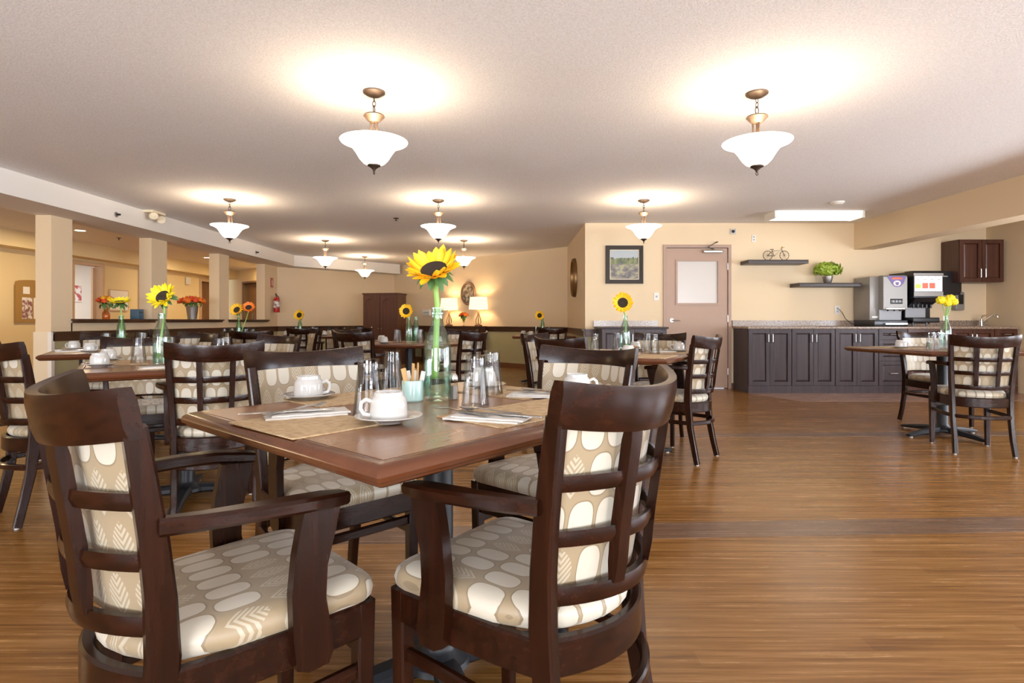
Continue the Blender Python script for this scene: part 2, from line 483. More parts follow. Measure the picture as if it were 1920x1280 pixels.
# left half wall with square pillars
LX0, LX1 = -5.42, -5.24
S(MB().box(LX0, LX1, 6.76, 12.06, 0, .975).build('wall_left', 'wall', None, False))
for i, (a, b) in enumerate([(6.47, 6.78), (8.27, 8.64), (10.18, 10.53)]):
    z0 = 0 if i == 0 else .975
    S(MB().box(LX0, LX1, a, b, z0, 2.2).build('wall_pillar', 'wall', None, False))
S(MB().box(LX0, LX1, 12.06, 12.78, 0, 2.2).build('wall_left', 'wall', None, False))
for i, (a, b) in enumerate([(6.76, 8.30), (8.60, 10.22), (10.50, 12.14)]):
    mb = MB().box(LX0 - .08, LX1 + .08, a, b, .998, 1.022, None, .006)
    mb.box(LX0 - .055, LX1 + .055, a + .02, b - .02, .972, .998)
    S(mb.build('trim_%d' % (4 + i), 'railwood', None, False), 'dark wood ledge')
# dropped beams
S(MB().prism([(-4.80, -3.1), (-4.80, 12.54), (-2.87, 14.60), (-3.10, 14.98), (-5.24, 12.70), (-5.42, 12.7), (-5.42, -3.1)], 2.2, H + .01).build('wall_beam_left', 'white_paint', None, False))
S(MB().box(5.05, 5.34, -3.1, 8.42, 2.047, H + .01).build('wall_beam_right', 'wall', None, False))
# corridor side
wall('wall_corridor', (-8.2, -3.1), (-8.2, 16.4), .15, 0, H, 'wall_corr',
     [(13.70, 14.45, 0, 2.08), (15.62, 16.5, 0, 2.08), (18.05, 18.95, 0, 2.05)])
S(MB().box(-8.2, -7.9, -3.1, 16.4, 2.18, H + .01).build('wall_soffit_corridor', 'wall_corr', None, False))
wall('wall_corridor_end', (-8.35, 16.75), (-4.6, 13.5), .15, 0, H, 'wall_corr', [(1.0, 2.0, 0, 2.05)])
# bright rooms seen through the corridor doorways
S(MB().box(-11.2, -11.05, 9.0, 17.2, 0, H).build('wall_office', 'white_paint', None, False))
S(MB().box(-11.2, -8.35, 8.9, 9.05, 0, H).build('wall_office', 'white_paint', None, False))
def frame_y(name, x, y0, y1, zt, m, w=.06, d=.04):
    mb = MB()
    for a, b in ((y0 - w, y0), (y1, y1 + w)): mb.box(x - .12, x + d, a, b, 0, zt + w)
    mb.box(x - .12, x + d, y0, y1, zt, zt + w)
    return S(mb.build(name, m, None, False))
frame_y('door_2', -8.2, 10.62, 11.33, 2.07, 'tanframe')
frame_y('door_3', -8.2, 12.54, 13.38, 2.07, 'tanframe')
frame_y('door_4', -8.2, 14.97, 15.83, 2.04, 'tanframe')
d4 = S(MB().box(-8.30, -8.26, 14.97, 15.83, 0, 2.04).build('door_leaf', 'browndoor', bpy.data.objects['door_4'], False))
del d4['kind']
# sliding door edge inside the first doorway
MB().box(-8.32, -8.28, 11.24, 11.33, .01, 2.05).build('door_leaf', 'tanframe', bpy.data.objects['door_2'], False)
# brown recessed doors at the corridor end
ang_e = math.atan2(13.5 - 16.75, -4.6 + 8.35)
xe = Matrix.Translation((-8.35, 16.75, 0)) @ rotz(ang_e)
mb = MB().box(.94, 1.0, -.02, .14, 0, 2.1, xe).box(2.0, 2.06, -.02, .14, 0, 2.1, xe).box(1.0, 2.0, -.02, .14, 2.05, 2.1, xe)
d5 = S(mb.build('door_5', 'browndoor', None, False))
MB().box(1.0, 1.49, .10, .14, .01, 2.05, xe).build('door_leaf', 'browndoor', d5, False)
MB().box(1.51, 2.0, .10, .14, .01, 2.05, xe).build('door_leaf', 'browndoor', d5, False)
MB().box(1.40, 1.44, .06, .10, 1.0, 1.2, xe).build('push_handle', 'steel', d5, False)

# wall behind the camera and to the right, with windows
def window(n, xf, s0, s1, z0, z1):
    """window unit in local wall coordinates (s along, 0..th deep)"""
    mb = MB(); w = .06
    mb.box(s0, s0 + w, .02, .1, z0, z1, xf).box(s1 - w, s1, .02, .1, z0, z1, xf)
    mb.box(s0 + w, s1 - w, .02, .1, z0, z0 + w, xf).box(s0 + w, s1 - w, .02, .1, z1 - w, z1, xf)
    o = S(mb.build('window_%d' % n, 'whitepl', None, False))
    MB().box((s0 + s1) / 2 - .025, (s0 + s1) / 2 + .025, .03, .09, z0 + w, z1 - w, xf).build('mullion', 'whitepl', o, False)
    MB().box(s0 + .02, s1 - .02, .055, .060, z0 + .02, z1 - .02, xf).build('pane', 'pane', o, False)
    MB().box(s0 - .05, s1 + .05, -.06, .02, z0 - .03, z0, xf).build('window_sill', 'whitepl', o, False)
wz0, wz1 = .55, 2.02
# right wall: face X=7.0, runs from high Y to low Y is rightwards; thickness outward
wall('wall_right', (7.0, 8.55), (7.0, -3.15), .15, 0, H, 'wall', [(8.55 - b, 8.55 - a, wz0, wz1) for a, b in WIN_R])
xr = Matrix.Translation((7.0, 8.55, 0)) @ rotz(-PI / 2)
for i, (a, b) in enumerate(WIN_R): window(i + 1, xr, 8.55 - b, 8.55 - a, wz0, wz1)
wall('wall_rear', (7.15, -3.1), (-8.35, -3.1), .15, 0, H, 'wall', [(7.15 - b, 7.15 - a, wz0, wz1) for a, b in WIN_B])
xb = Matrix.Translation((7.15, -3.1, 0)) @ rotz(PI)
for i, (a, b) in enumerate(WIN_B): window(i + 5, xb, 7.15 - b, 7.15 - a, wz0, wz1)

# wainscot, chair rail, baseboard
def trim_run(nm, p0, p1, wain=True):
    """runs p0 -> p1, the room on the right-hand side"""
    p0 = Vector((*p0, 0)); p1 = Vector((*p1, 0)); d = p1 - p0; L = d.length
    xf = Matrix.Translation(p0) @ rotz(math.atan2(d.y, d.x))
    r = MB().box(0, L, -.022, 0, .765, .845, xf).box(0, L, -.034, 0, .845, .86, xf).box(0, L, -.05, 0, .86, .875, xf)
    S(r.build('trim_' + nm + '_rail', 'railwood', None, False), 'dark wood chair rail')
    if wain: S(MB().box(0, L, -.012, 0, .10, .765, xf).build('wall_wainscot_' + nm, 'green', None, False))
    b = MB().box(0, L, -.016, 0, 0, .10, xf)
    S(b.build('baseboard_' + nm, 'base_wood', None, False))
trim_run('left', (-5.24, 6.47), (-5.24, 12.70))
trim_run('far_left', (-5.24, 12.70), (-3.10, 14.98))
trim_run('far_right', (-3.10, 14.98), (1.08, 11.08))
trim_run('side', (1.08, 11.08), (1.08, 8.40))
trim_run('back', (1.08, 8.40), (1.23, 8.40))
S(MB().box(-5.43, -5.225, 6.452, 6.47, 0, .872).build('trim_column_front', 'trimivory', None, False))
S(MB().box(-5.262, -5.218, 6.445, 6.49, 0, .872).build('trim_column_corner', 'white_paint', None, False))
S(MB().box(3.2, 7, 8.385, 8.4, 0, .08).build('baseboard_back', 'base_wood', None, False))
S(MB().box(-8.2, -8.185, -3.1, 13.0, 0, .1).build('baseboard_corridor', 'base_wood', None, False))

# the taupe door
d1 = MB()
for a, b in ((DX0 - .045, DX0), (DX1, DX1 + .045)): d1.box(a, b, 8.375, 8.45, 0, DZ + .045)
d1.box(DX0, DX1, 8.375, 8.45, DZ, DZ + .045)
d1 = S(d1.build('door_1', 'doorframe', None, False))
lx0, lx1 = DX0 + .006, DX1 - .006
wx0, wx1, wzz0, wzz1 = 2.43, 3.045, 1.25, 1.885
lf = MB().box(lx0, wx0, 8.395, 8.44, .01, DZ - .006).box(wx1, lx1, 8.395, 8.44, .01, DZ - .006)
lf.box(wx0, wx1, 8.395, 8.44, .01, wzz0).box(wx0, wx1, 8.395, 8.44, wzz1, DZ - .006)
lf = lf.build('door_leaf', 'doorpaint', d1, False)
mb = MB()
for a, b, c, d in ((wx0 - .02, wx0 + .01, wzz0 - .02, wzz1 + .02), (wx1 - .01, wx1 + .02, wzz0 - .02, wzz1 + .02)): mb.box(a, b, 8.382, 8.40, c, d)
mb.box(wx0 + .01, wx1 - .01, 8.382, 8.40, wzz0 - .02, wzz0 + .01).box(wx0 + .01, wx1 - .01, 8.382, 8.40, wzz1 - .01, wzz1 + .02)
mb.build('glazing_bead', 'doorframe', lf, False)
MB().box(wx0, wx1, 8.41, 8.42, wzz0, wzz1).build('pane', 'frost', lf, False)
mb = MB().lathe([(.03, 0), (.028, .012), (.001, .012)], 16, (0, 0, 0), Matrix.Translation((2.355, 8.396, 1.005)) @ Matrix.Rotation(PI / 2, 4, 'X'))
mb.tube([(2.355, 8.395, 1.005), (2.355, 8.34, 1.005), (2.37, 8.33, 1.005), (2.46, 8.335, 1.002)], .009, 8)
mb.build('lever_handle', 'steel', lf)
mb = MB().box(2.81, 3.09, 8.33, 8.392, 1.995, 2.04, None, .008); mb.build('closer_body', 'steel', lf)
mb = MB().sweep([(2.97, 8.36, 2.045), (2.86, 8.30, 2.075), (2.98, 8.33, 2.14)], .02, .008)
mb.sweep([(2.98, 8.33, 2.14), (3.02, 8.37, 2.16)], .03, .012); mb.build('closer_arm', 'bronze', lf)
for z in (1.80, 1.03, .25): MB().tube([(DX1 - .002, 8.388, z - .05), (DX1 - .002, 8.388, z + .05)], .008, 8).build('hinge', 'steel', lf)

# ------------------------------------------------------------------ chairs
def yb(z):
    pts = [(0, -.275), (.22, -.225), (.42, -.205), (.50, -.206), (.62, -.217), (.80, -.244), (.91, -.264)]
    for (a, ya), (b, y2) in zip(pts[:-1], pts[1:]):
        if z <= b: return ya + (y2 - ya) * (z - a) / (b - a)
    return pts[-1][1]
def hw(z): return .180 if z < .42 else (.180 + .027 * min(1, (z - .42) / .44))
def cslab(mb, z0, z1, u0, u1, off, th, bow, nx=10, nz=3, w_extra=0.0, sag=.0):
    """slab curved like the chair back; u in -1..1"""
    def P(u, z, o): 
        x = u * (hw(z) + w_extra)
        return (x, yb(z) + off + o - bow * (1 - u * u), z - sag * (1 - u * u))
    rings = []
    for i in range(nx + 1):
        u = u0 + (u1 - u0) * i / nx; ring = []
        zs = [z0 + (z1 - z0) * k / nz for k in range(nz + 1)]
        c = min(.004, th * .25)
        for k, z in enumerate(zs):
            e = c if k in (0, nz) else 0
            ring.append(P(u, z, th / 2 - e))
        for k, z in reversed(list(enumerate(zs))):
            e = c if k in (0, nz) else 0
            ring.append(P(u, z, -th / 2 + e))
        rings.append(ring)
    mb.loft(rings, True)
    return mb
BOW = .090
def arc_pts(x, y, bow, z, n=12):
    return [(x * (2 * i / n - 1), y - bow * (1 - (2 * i / n - 1) ** 2), z) for i in range(n + 1)]
def seat_outline():
    P = []
    r = .045
    for cx, cy, a0 in ((.208 - r, .183 - r, 0), (-.208 + r, .183 - r, 90)):
        for k in range(5):
            a = math.radians(a0 + 22.5 * k); P.append((cx + r * math.cos(a), cy + r * math.sin(a)))
    P += [(-.206, .04), (-.195, -.10), (-.162, -.19)]
    for i in range(1, 8):
        u = -1 + 2 * i / 8; P.append((.162 * u, -.19 - .076 * (1 - u * u)))
    P += [(.162, -.19), (.195, -.10), (.206, .04)]
    return P
chair_mesh = {}
def make_chair(arms):
    root = empty('dining_chair'); tag(root, 'x', 'chair')
    def part(name, key, fn, m):
        if key not in chair_mesh: chair_mesh[key] = fn().mesh(name, M[m])
        o = bpy.data.objects.new(name, chair_mesh[key]); COL.objects.link(o); o.parent = root; return o
    for sg in (-1, 1):
        k = 'L' if sg < 0 else 'R'
        def post(sg=sg):
            zs = [.006, .12, .25, .36, .45, .55, .65, .75, .835]
            return MB().sweep([(sg * (hw(z) + (.006 if z < .1 else 0)), yb(z), z) for z in zs], .030,
                              [.036, .038, .042, .048, .050, .046, .042, .038, .034], up=(0, 1, 0), ch=.15)
        o = part('rear_leg', 'post' + k, post, 'wood_z')
        g = part('glide', 'rg' + k, lambda sg=sg: MB().lathe([(.001, 0), (.010, 0), (.010, .008), (.001, .008)], 8, (sg * .186, -.275, 0)), 'foot'); g.parent = o
        def fleg(sg=sg):
            return MB().sweep([(sg * .188, .152, .006), (sg * .188, .153, .20), (sg * .188, .155, .425)], [.030, .034, .040], [.030, .034, .040], up=(0, 1, 0), ch=.12)
        o = part('leg', 'leg' + k, fleg, 'wood_z')
        g = part('glide', 'fg' + k, lambda sg=sg: MB().lathe([(.001, 0), (.010, 0), (.010, .008), (.001, .008)], 8, (sg * .188, .152, 0)), 'foot'); g.parent = o
    def apron():
        mb = MB().sweep(arc_pts(.178, -.205, .074, .392, 14), .024, .072)
        for sg in (-1, 1):
            mb.sweep([(sg * .182, -.205, .392), (sg * .193, -.11, .392), (sg * .198, .02, .392), (sg * .196, .15, .392)], .022, .072)
        mb.sweep([(-.188, .161, .392), (.188, .161, .392)], .022, .072)
        return mb
    part('seat_apron', 'apron', apron, 'wood_x')
    def cushion():
        P = seat_outline(); rings = []
        for sc, z in ((.965, .425), (1.0, .434), (1.012, .447), (.995, .461), (.94, .472), (.82, .478), (.55, .482), (.2, .483)):
            rings.append([(x * sc, y * sc - (.01 * (1 - sc)), z) for x, y in P])
        return MB().loft(rings, True)
    part('seat', 'seat', cushion, 'fab_seat')
    part('top_rail', 'rail', lambda: cslab(MB(), .818, .900, -1, 1, -.003, .026, BOW, 18, 4, .016, .020), 'wood_x')
    part('back_pad', 'pad', lambda: cslab(MB(), .505, .826, -1, 1, .010, .022, BOW - .022, 14, 6, -.016), 'fab_back')
    part('lower_rail', 'lrail', lambda: cslab(MB(), .488, .522, -1, 1, -.006, .022, BOW - .004, 14, 2, -.004), 'wood_x')
    part('slat', 'sl1', lambda: cslab(MB(), .698, .728, -1, 1, -.006, .016, BOW, 14, 2, -.008), 'wood_x')
    part('slat', 'sl2', lambda: cslab(MB(), .596, .626, -1, 1, -.006, .016, BOW, 14, 2, -.008), 'wood_x')
    for k, u in (('a', -.36), ('b', .36)):
        part('upright_slat', 'us' + k, lambda u=u: cslab(MB(), .515, .821, u - .066, u + .066, -.008, .020, BOW, 2, 8), 'wood_z')
    part('rear_stretcher', 'rs', lambda: MB().sweep(arc_pts(.184, -.222, .078, .285, 14), .020, .028), 'wood_x')
    for sg in (-1, 1):
        k = 'L' if sg < 0 else 'R'
        part('side_stretcher', 'ss' + k, lambda sg=sg: MB().sweep([(sg * .184, -.222, .285), (sg * .200, -.1, .285), (sg * .190, .05, .285), (sg * .188, .15, .285)], .018, .028), 'wood_y')
    part('front_stretcher', 'fs', lambda: MB().sweep([(-.188, .153, .325), (.188, .153, .325)], .018, .028), 'wood_x')
    if arms:
        for sg in (-1, 1):
            k = 'L' if sg < 0 else 'R'
            o = part('armrest', 'arm' + k, lambda sg=sg: MB().sweep([(sg * .208, yb(.675) + .01, .674), (sg * .226, -.16, .674), (sg * .242, -.08, .674), (sg * .246, .0, .671), (sg * .238, .05, .666), (sg * .228, .09, .660)],
                     [.026, .034, .044, .050, .050, .038], [.030, .028, .026, .026, .026, .024]), 'wood_y')
            def sup(sg=sg):
                poly = [(0.01, 0.655), (0.08, 0.65), (0.07, 0.6), (0.055, 0.54), (0.053, 0.48), (0.063, 0.42), (0.069, 0.375), (0.059, 0.352), (0.021, 0.35), (-0.003, 0.362), (-0.009, 0.42), (-0.013, 0.5), (-0.007, 0.57), (0.002, 0.62)]
                lo, hi = (.207, .230)
                mb = MB(); r0 = []; r1 = []
                for y, z in poly:
                    dx = .006 * min(1, max(0, (z - .42) / .24))
                    r0.append((sg * (lo + dx), y, z)); r1.append((sg * (hi + dx), y, z))
                return mb.loft([r0, r1], True)
            part('arm_support', 'sup' + k, sup, 'wood_z')
    return root
CH = {True: Proto(lambda: make_chair(True)), False: Proto(lambda: make_chair(False))}
def chair(x, y, f, arms, label, group='dining chairs'):
    a = math.atan2(f[1], f[0]) - PI / 2
    return CH[arms].put((x, y, 0), a, label, group)

# ------------------------------------------------------------------ tables
def table_mesh_rect(w, d):
    """tabletop with a moulded edge, returns (laminate MB, edge MB)"""
    def ring(i, z, r=.004):
        a, b = w / 2 - i, d / 2 - i
        return [(-a + r, -b, z), (a - r, -b, z), (a, -b + r, z), (a, b - r, z), (a - r, b, z), (-a + r, b, z), (-a, b - r, z), (-a, -b + r, z)]
    e = MB().loft([ring(.036, .760), ring(.030, .7605), ring(.014, .757), ring(.004, .750), ring(0, .742), ring(.003, .733), ring(.010, .729),
                   ring(.012, .724), ring(.022, .718), ring(.05, .717), ring(.05, .728), ring(.036, .735), ring(.036, .760)], False)
    l = MB().box(-w / 2 + .0395, w / 2 - .0395, -d / 2 + .0395, d / 2 - .0395, .730, .7602)
    return l, e
def table_mesh_round(r):
    e = MB().lathe([(r - .036, .760), (r - .02, .758), (r - .004, .750), (r, .742), (r - .004, .730), (r - .022, .718), (r - .05, .717), (r - .036, .735), (r - .036, .760)], 48)
    l = MB().lathe([(.001, .735), (r - .037, .735), (r - .037, .7595), (.001, .7595)], 48)
    return l, e
def make_table(kind, w, d):
    t = empty('dining_table'); tag(t, 'x', 'table')
    l, e = table_mesh_rect(w, d) if kind == 'rect' else table_mesh_round(w / 2)
    tp = l.build('tabletop', 'laminate', t); e.build('moulded_edge', 'edge', tp)
    MB().lathe([(.001, .045), (.09, .045), (.085, .06), (.05, .085), (.042, .10), (.042, .70), (.11, .708), (.11, .716), (.001, .716)], 24).build('column', 'black', t)
    return t
def table(kind, x, y, w, d, rz, footrot, label, footlen=.40):
    t = make_table(kind, w, d); t.location = (x, y, 0); t.rotation_euler = (0, 0, rz)
    t['label'] = label
    me = None
    for k in range(4):
        if me is None:
            me = MB().sweep([(.03, 0, .052), (.12, 0, .050), (.26, 0, .036), (footlen - .05, 0, .026), (footlen, 0, .020)], [.085, .07, .058, .056, .040], [.05, .045, .036, .030, .020], ch=.3).mesh('foot', M['black'])
        o = bpy.data.objects.new('foot', me); COL.objects.link(o); o.parent = t
        o.rotation_euler = (0, 0, footrot - rz + k * PI / 2)
        g = MB().lathe([(.001, 0), (.014, 0), (.014, .012), (.001, .012)], 8, (footlen - .03, 0, 0)).build('glide', 'foot', o)
    return t
R = math.radians
T1 = (-.208, 1.60, R(49))
table('rect', T1[0], T1[1], 1.03, .87, T1[2], R(26), 'nearest dining table, dark cherry edge, set beneath the big sunflower', .42)
T2 = (-1.84, 3.22, R(35))
table('rect', T2[0], T2[1], 1.0, .95, T2[2], R(20), 'dining table with second-largest sunflower in a wide-bellied bottle')
T3 = (-3.15, 4.62, R(33))
table('rect', T3[0], T3[1], 1.0, .95, T3[2], R(20), 'dining table nearest the first pillar, under the side-on yellow sunflower')
T4 = (.82, 4.22, R(61))
table('rect', T4[0], T4[1], 1.05, .92, T4[2], R(15), 'dining table in front of the taupe door with four upturned glasses')
T5 = (-3.41, 7.1, 0)
table('round', T5[0], T5[1], 1.15, 1.15, 0, R(30), 'round table by the ledge, holding sunflower and orange bloom')
T6 = (-3.38, 9.3, R(5))
table('rect', T6[0], T6[1], 1.1, .95, T6[2], R(30), 'farthest small dining table, before the fire extinguisher wall')
T7 = (-1.14, 6.3, 0)
table('round', T7[0], T7[1], 1.15, 1.15, 0, R(30), 'round table in front of the tall wardrobe')
T8 = (.50, 9.35, R(0))
table('rect', T8[0], T8[1], 1.0, .95, T8[2], R(30), 'dining table beside the side wall with the oval mirror')
TR = (3.76, 4.97, R(8))
table('rect', TR[0], TR[1], 1.15, .95, TR[2], R(15), 'dining table before the drink counter, with yellow pompom flowers', .38)

chair(-.55, 1.20, (.71, .70), True, 'nearest armchair, seen from behind, curled top rail showing brown sheen')
chair(0.0, 1.29, (-.80, .60), True, 'armchair seen from behind with whole lattice back, tucked under nearest table')
chair(-.585, 1.93, (.68, -.73), True, 'chair on far side of nearest table, broad patterned back facing us, behind a cup')
chair(.12, 2.05, (-.66, -.75), True, 'chair on far side of nearest table, gold-lit back facing us')
chair(-1.60, 3.06, (-.48, .87), True, 'lattice-backed armchair tucked in at second-largest sunflower table')
chair(-2.36, 3.06, (.60, .80), False, 'lattice-backed chair cut by the picture edge, at second-largest sunflower table')
chair(-2.36, 3.62, (.55, -.83), False, 'chair facing us behind the big upturned glass, second-largest sunflower table')
chair(-1.86, 4.02, (-.45, -.89), False, 'chair with tan back facing us, standing apart between two sunflower tables')
chair(-3.62, 4.12, (.75, .66), False, 'chair with dark rail half cut off by picture edge, near bulletin board')
chair(-3.62, 4.92, (.2, -.98), False, 'chair facing us by the first pillar, seen between the cup and big glass')
chair(-3.02, 5.30, (.05, -1), False, 'chair facing us beyond the tucked-in lattice armchair, below the second ledge')
chair(-2.60, 4.34, (-.76, -.65), False, 'slanted chair just behind the tucked-in lattice armchair')
# T4
chair(1.185, 4.24, (-.77, .64), True, 'armchair with white lattice panels at table before the taupe door')
chair(1.17, 4.72, (-.45, -.89), True, 'armchair facing us with its back toward the taupe door')
chair(.50, 3.80, (.75, .66), False, 'dark-railed chair half hidden behind the gold-lit chair back')
chair(.42, 4.52, (.87, -.5), False, 'chair on far side of the four-glass table, near the granite cabinet')
# TR
chair(3.575, 4.46, (.30, .95), True, 'lattice-backed armchair before the drink counter')
chair(4.10, 5.46, (.06, -1), False, 'chair facing us with its back to the drink counter')
# T5
chair(-2.95, 6.42, (-.45, .9), False, 'chair seen from behind at round table by the ledge, nearer one')
chair(-3.98, 6.75, (.85, .5), False, 'chair with dark side at round table by the ledge, close to pillar')
chair(-3.70, 7.72, (.4, -.92), False, 'chair facing us across the round table by the ledge')
chair(-2.86, 7.45, (-.85, -.5), False, 'tan-backed chair facing the ledge at the round sunflower table')
# T6
chair(-3.12, 8.62, (-.15, 1), True, 'lattice-backed chair at near side of farthest small table')
chair(-3.90, 8.95, (.8, .5), False, 'chair on pillar side of the farthest small table')
chair(-3.15, 9.95, (-.1, -1), False, 'tan-backed chair facing us across the farthest small table')
chair(-2.66, 9.35, (-.95, .3), False, 'narrow lattice chair seen side-on before the green wainscot')
# T7
chair(-1.42, 5.66, (.35, .94), True, 'lattice-backed armchair nearest the wardrobe, at round table')
chair(-.60, 5.72, (-.85, .5), False, 'lattice chair seen side-on at round table, beneath the console lamps')
chair(-.72, 6.85, (-.4, -.9), False, 'chair facing us across the round table, below the console lamps')
chair(-1.78, 6.75, (.8, -.5), False, 'chair facing the round table with its back toward the wardrobe')
# T8
chair(.58, 8.80, (-.12, 1), True, 'lattice-backed armchair standing alone before the green wainscot')
chair(1.0, 9.25, (-.95, -.1), False, 'tan-backed chair close to the wall under the oval mirror')

# ------------------------------------------------------------------ table ware
ZT = .7605
def make_cup():
    r = empty('teacup'); tag(r, 'x', 'cup')
    MB().lathe([(.0405, .0015), (.0425, 0), (.0435, .015), (.0425, .036), (.0405, .046), (.0370, .051), (.0350, .053), (.0340, .062), (.0312, .063), (.030, .057), (.001, .0565)], 32).build('bowl', 'porcelain', r)
    pts = [(.041, 0, .042), (.052, 0, .047), (.062, 0, .040), (.064, 0, .027), (.057, 0, .014), (.042, 0, .010)]
    MB().sweep(pts, .009, .006, up=(0, 1, 0), ch=.3).build('handle', 'porcelain', r)
    return r
def make_saucer():
    r = MB().lathe([(.001, .004), (.028, .004), (.032, .0), (.036, .003), (.055, .009), (.077, .016), (.078, .018), (.076, .0185), (.055, .013), (.034, .009), (.001, .009)], 40).build('saucer', 'porcelain')
    tag(r, 'x', 'saucer'); return r
def make_tumbler():
    r = empty('tumbler'); tag(r, 'x', 'glass')
    MB().lathe([(.0385, 0), (.0375, .001), (.0255, .128), (.001, .128)], 28).build('inner_wall', 'glass', r)
    MB().lathe([(.0395, 0), (.0400, .001), (.0275, .128), (.0275, .140), (.0260, .142), (.001, .142)], 28).build('outer_wall', 'glass', r)
    return r
def make_mat(w=.40, d=.27):
    def mk():
        o = MB().box(-w / 2, w / 2, -d / 2, d / 2, 0, .003).build('placemat', 'mat', None, False)
        tag(o, 'x', 'placemat'); return o
    return mk
def make_napkin():
    mb = MB(); n = 12
    for lay, (w, d, dx) in enumerate(((.19, .10, 0), (.185, .075, .012))):
        z = lay * .0035; top = []; bot = []
        rings = []
        for i in range(n + 1):
            x = -w / 2 + w * i / n + dx
            wob = .0015 * math.sin(i * 1.9 + lay)
            rings.append([(x, -d / 2 + wob * 2, z), (x, d / 2 + wob * 2, z), (x, d / 2 + wob, z + .004 + abs(wob)), (x, 0, z + .005 + wob), (x, -d / 2 + wob, z + .004)])
        mb.loft(rings, True)
    o = mb.build('napkin', 'napkin'); tag(o, 'x', 'napkin'); return o
def make_fork():
    mb = MB().sweep([(-.10, 0, .003), (-.06, 0, .004), (0, 0, .006), (.035, 0, .008), (.05, 0, .006)], [.012, .011, .006, .008, .020], .0025)
    for k in range(4):
        y = (k - 1.5) * .0058; mb.sweep([(.05, y, .006), (.07, y, .005), (.092, y, .010)], .0032, .002)
    o = mb.build('fork', 'cutlery'); tag(o, 'x', 'fork'); return o
def make_knife():
    o = MB().sweep([(-.11, 0, .003), (-.07, 0, .004), (-.01, 0, .004), (.0, 0, .004), (.06, 0, .004), (.11, 0, .003)], [.014, .013, .010, .014, .017, .006], .0028).build('knife', 'cutlery')
    tag(o, 'x', 'knife'); return o
def make_spoon():
    mb = MB().sweep([(-.09, 0, .003), (-.05, 0, .004), (.0, 0, .007), (.03, 0, .010)], [.012, .010, .005, .006], .0025)
    rings = []
    for k in range(7):
        t = k / 6; x = .028 + .048 * t; w = .018 * math.sin(PI * (.12 + .80 * t)) ** .7
        rings.append([(x, w * math.cos(a), .010 - .008 * math.sin(PI * t) * (1 - abs(math.cos(a)) ** 2) * .9 - (.0 if a < PI else .001)) for a in [PI * j / 8 for j in range(9)]] +
                     [(x, w * math.cos(a) * .96, .0085 - .008 * math.sin(PI * t) * (1 - abs(math.cos(a)) ** 2)) for a in [PI * j / 8 for j in range(8, -1, -1)]])
    mb.loft(rings, True)
    o = mb.build('spoon', 'cutlery'); tag(o, 'x', 'spoon'); return o
CUP, SAU, TUM, NAP, FORK, KNIFE, SPOON = map(Proto, (make_cup, make_saucer, make_tumbler, make_napkin, make_fork, make_knife, make_spoon))
MATP = Proto(make_mat(.40, .24)); 

# nearest table
def place1(p, x, y, rz, label, z=ZT, group=None): return p.put((x, y, z), R(rz), label, group)
MP1 = Proto(make_mat(.29, .235)); MP2 = Proto(make_mat(.44, .225))
place1(MP1, -.475, 1.325, -40, 'short woven placemat before the nearest curled-rail chair')
place1(MP2, .045, 1.50, 47, 'long woven placemat under the fork and spoon bundle')
place1(MP2, -.46, 1.80, 47, 'woven placemat behind the farther cup, before the patterned chair back')
place1(MP1, .0, 1.90, -40, 'woven placemat beneath the napkin bundle farthest along nearest table')
TOPM = ZT + .003
place1(SAU, -.287, 1.325, 0, 'saucer nearest the table corner, under the nearest cup', TOPM)
place1(CUP, -.287, 1.325, 200, 'upturned white teacup nearest the table corner', TOPM + .009)
place1(SAU, -.620, 1.735, 0, 'saucer in front of the patterned chair back')
place1(CUP, -.620, 1.735, 5, 'upturned white teacup in front of the patterned chair back', ZT + .009)
place1(SAU, .205, 1.80, 0, 'saucer hidden behind the second lattice armchair rail')
place1(CUP, .205, 1.80, 0, 'upturned white teacup peeping over the second armchair rail', ZT + .009)
place1(SAU, -.10, 2.02, 0, 'saucer seen through the paired glasses on nearest table')
place1(CUP, -.10, 2.02, 200, 'upturned white teacup seen through the paired glasses', ZT + .009)
place1(TUM, -.366, 1.455, 0, 'upturned clear tumbler just behind the nearest cup')
place1(TUM, -.392, 1.86, 0, 'upturned tumbler between teal pot and patterned chair back')
place1(TUM, -.104, 1.615, 0, 'upturned tumbler beside the fork and spoon bundle')
place1(TUM, -.068, 1.84, 0, 'upturned tumbler standing behind the fork and spoon bundle one')
place1(NAP, -.52, 1.43, 28, 'folded napkin with fork and knife by the patterned chair', TOPM)
place1(FORK, -.545, 1.44, 62, 'fork with tines up on the napkin by the short placemat', TOPM + .009)
place1(KNIFE, -.555, 1.405, 22, 'table knife on the napkin by the short placemat', TOPM + .009)
place1(NAP, -.06, 1.375, -20, 'folded napkin under the fork and spoon bundle', TOPM)
place1(FORK, -.135, 1.41, 140, 'fork in the fork and spoon bundle', TOPM + .009)
place1(SPOON, -.06, 1.40, 155, 'spoon in the fork and spoon bundle', TOPM + .011)
place1(KNIFE, -.03, 1.365, -22, 'table knife in the fork and spoon bundle', TOPM + .009)
place1(NAP, .085, 1.79, -12, 'folded napkin farthest along the nearest table', TOPM)
place1(FORK, .07, 1.80, -30, 'fork on the napkin beside the peeping cup', TOPM + .009)
place1(SPOON, .10, 1.78, 150, 'spoon on the napkin beside the peeping cup', TOPM + .011)
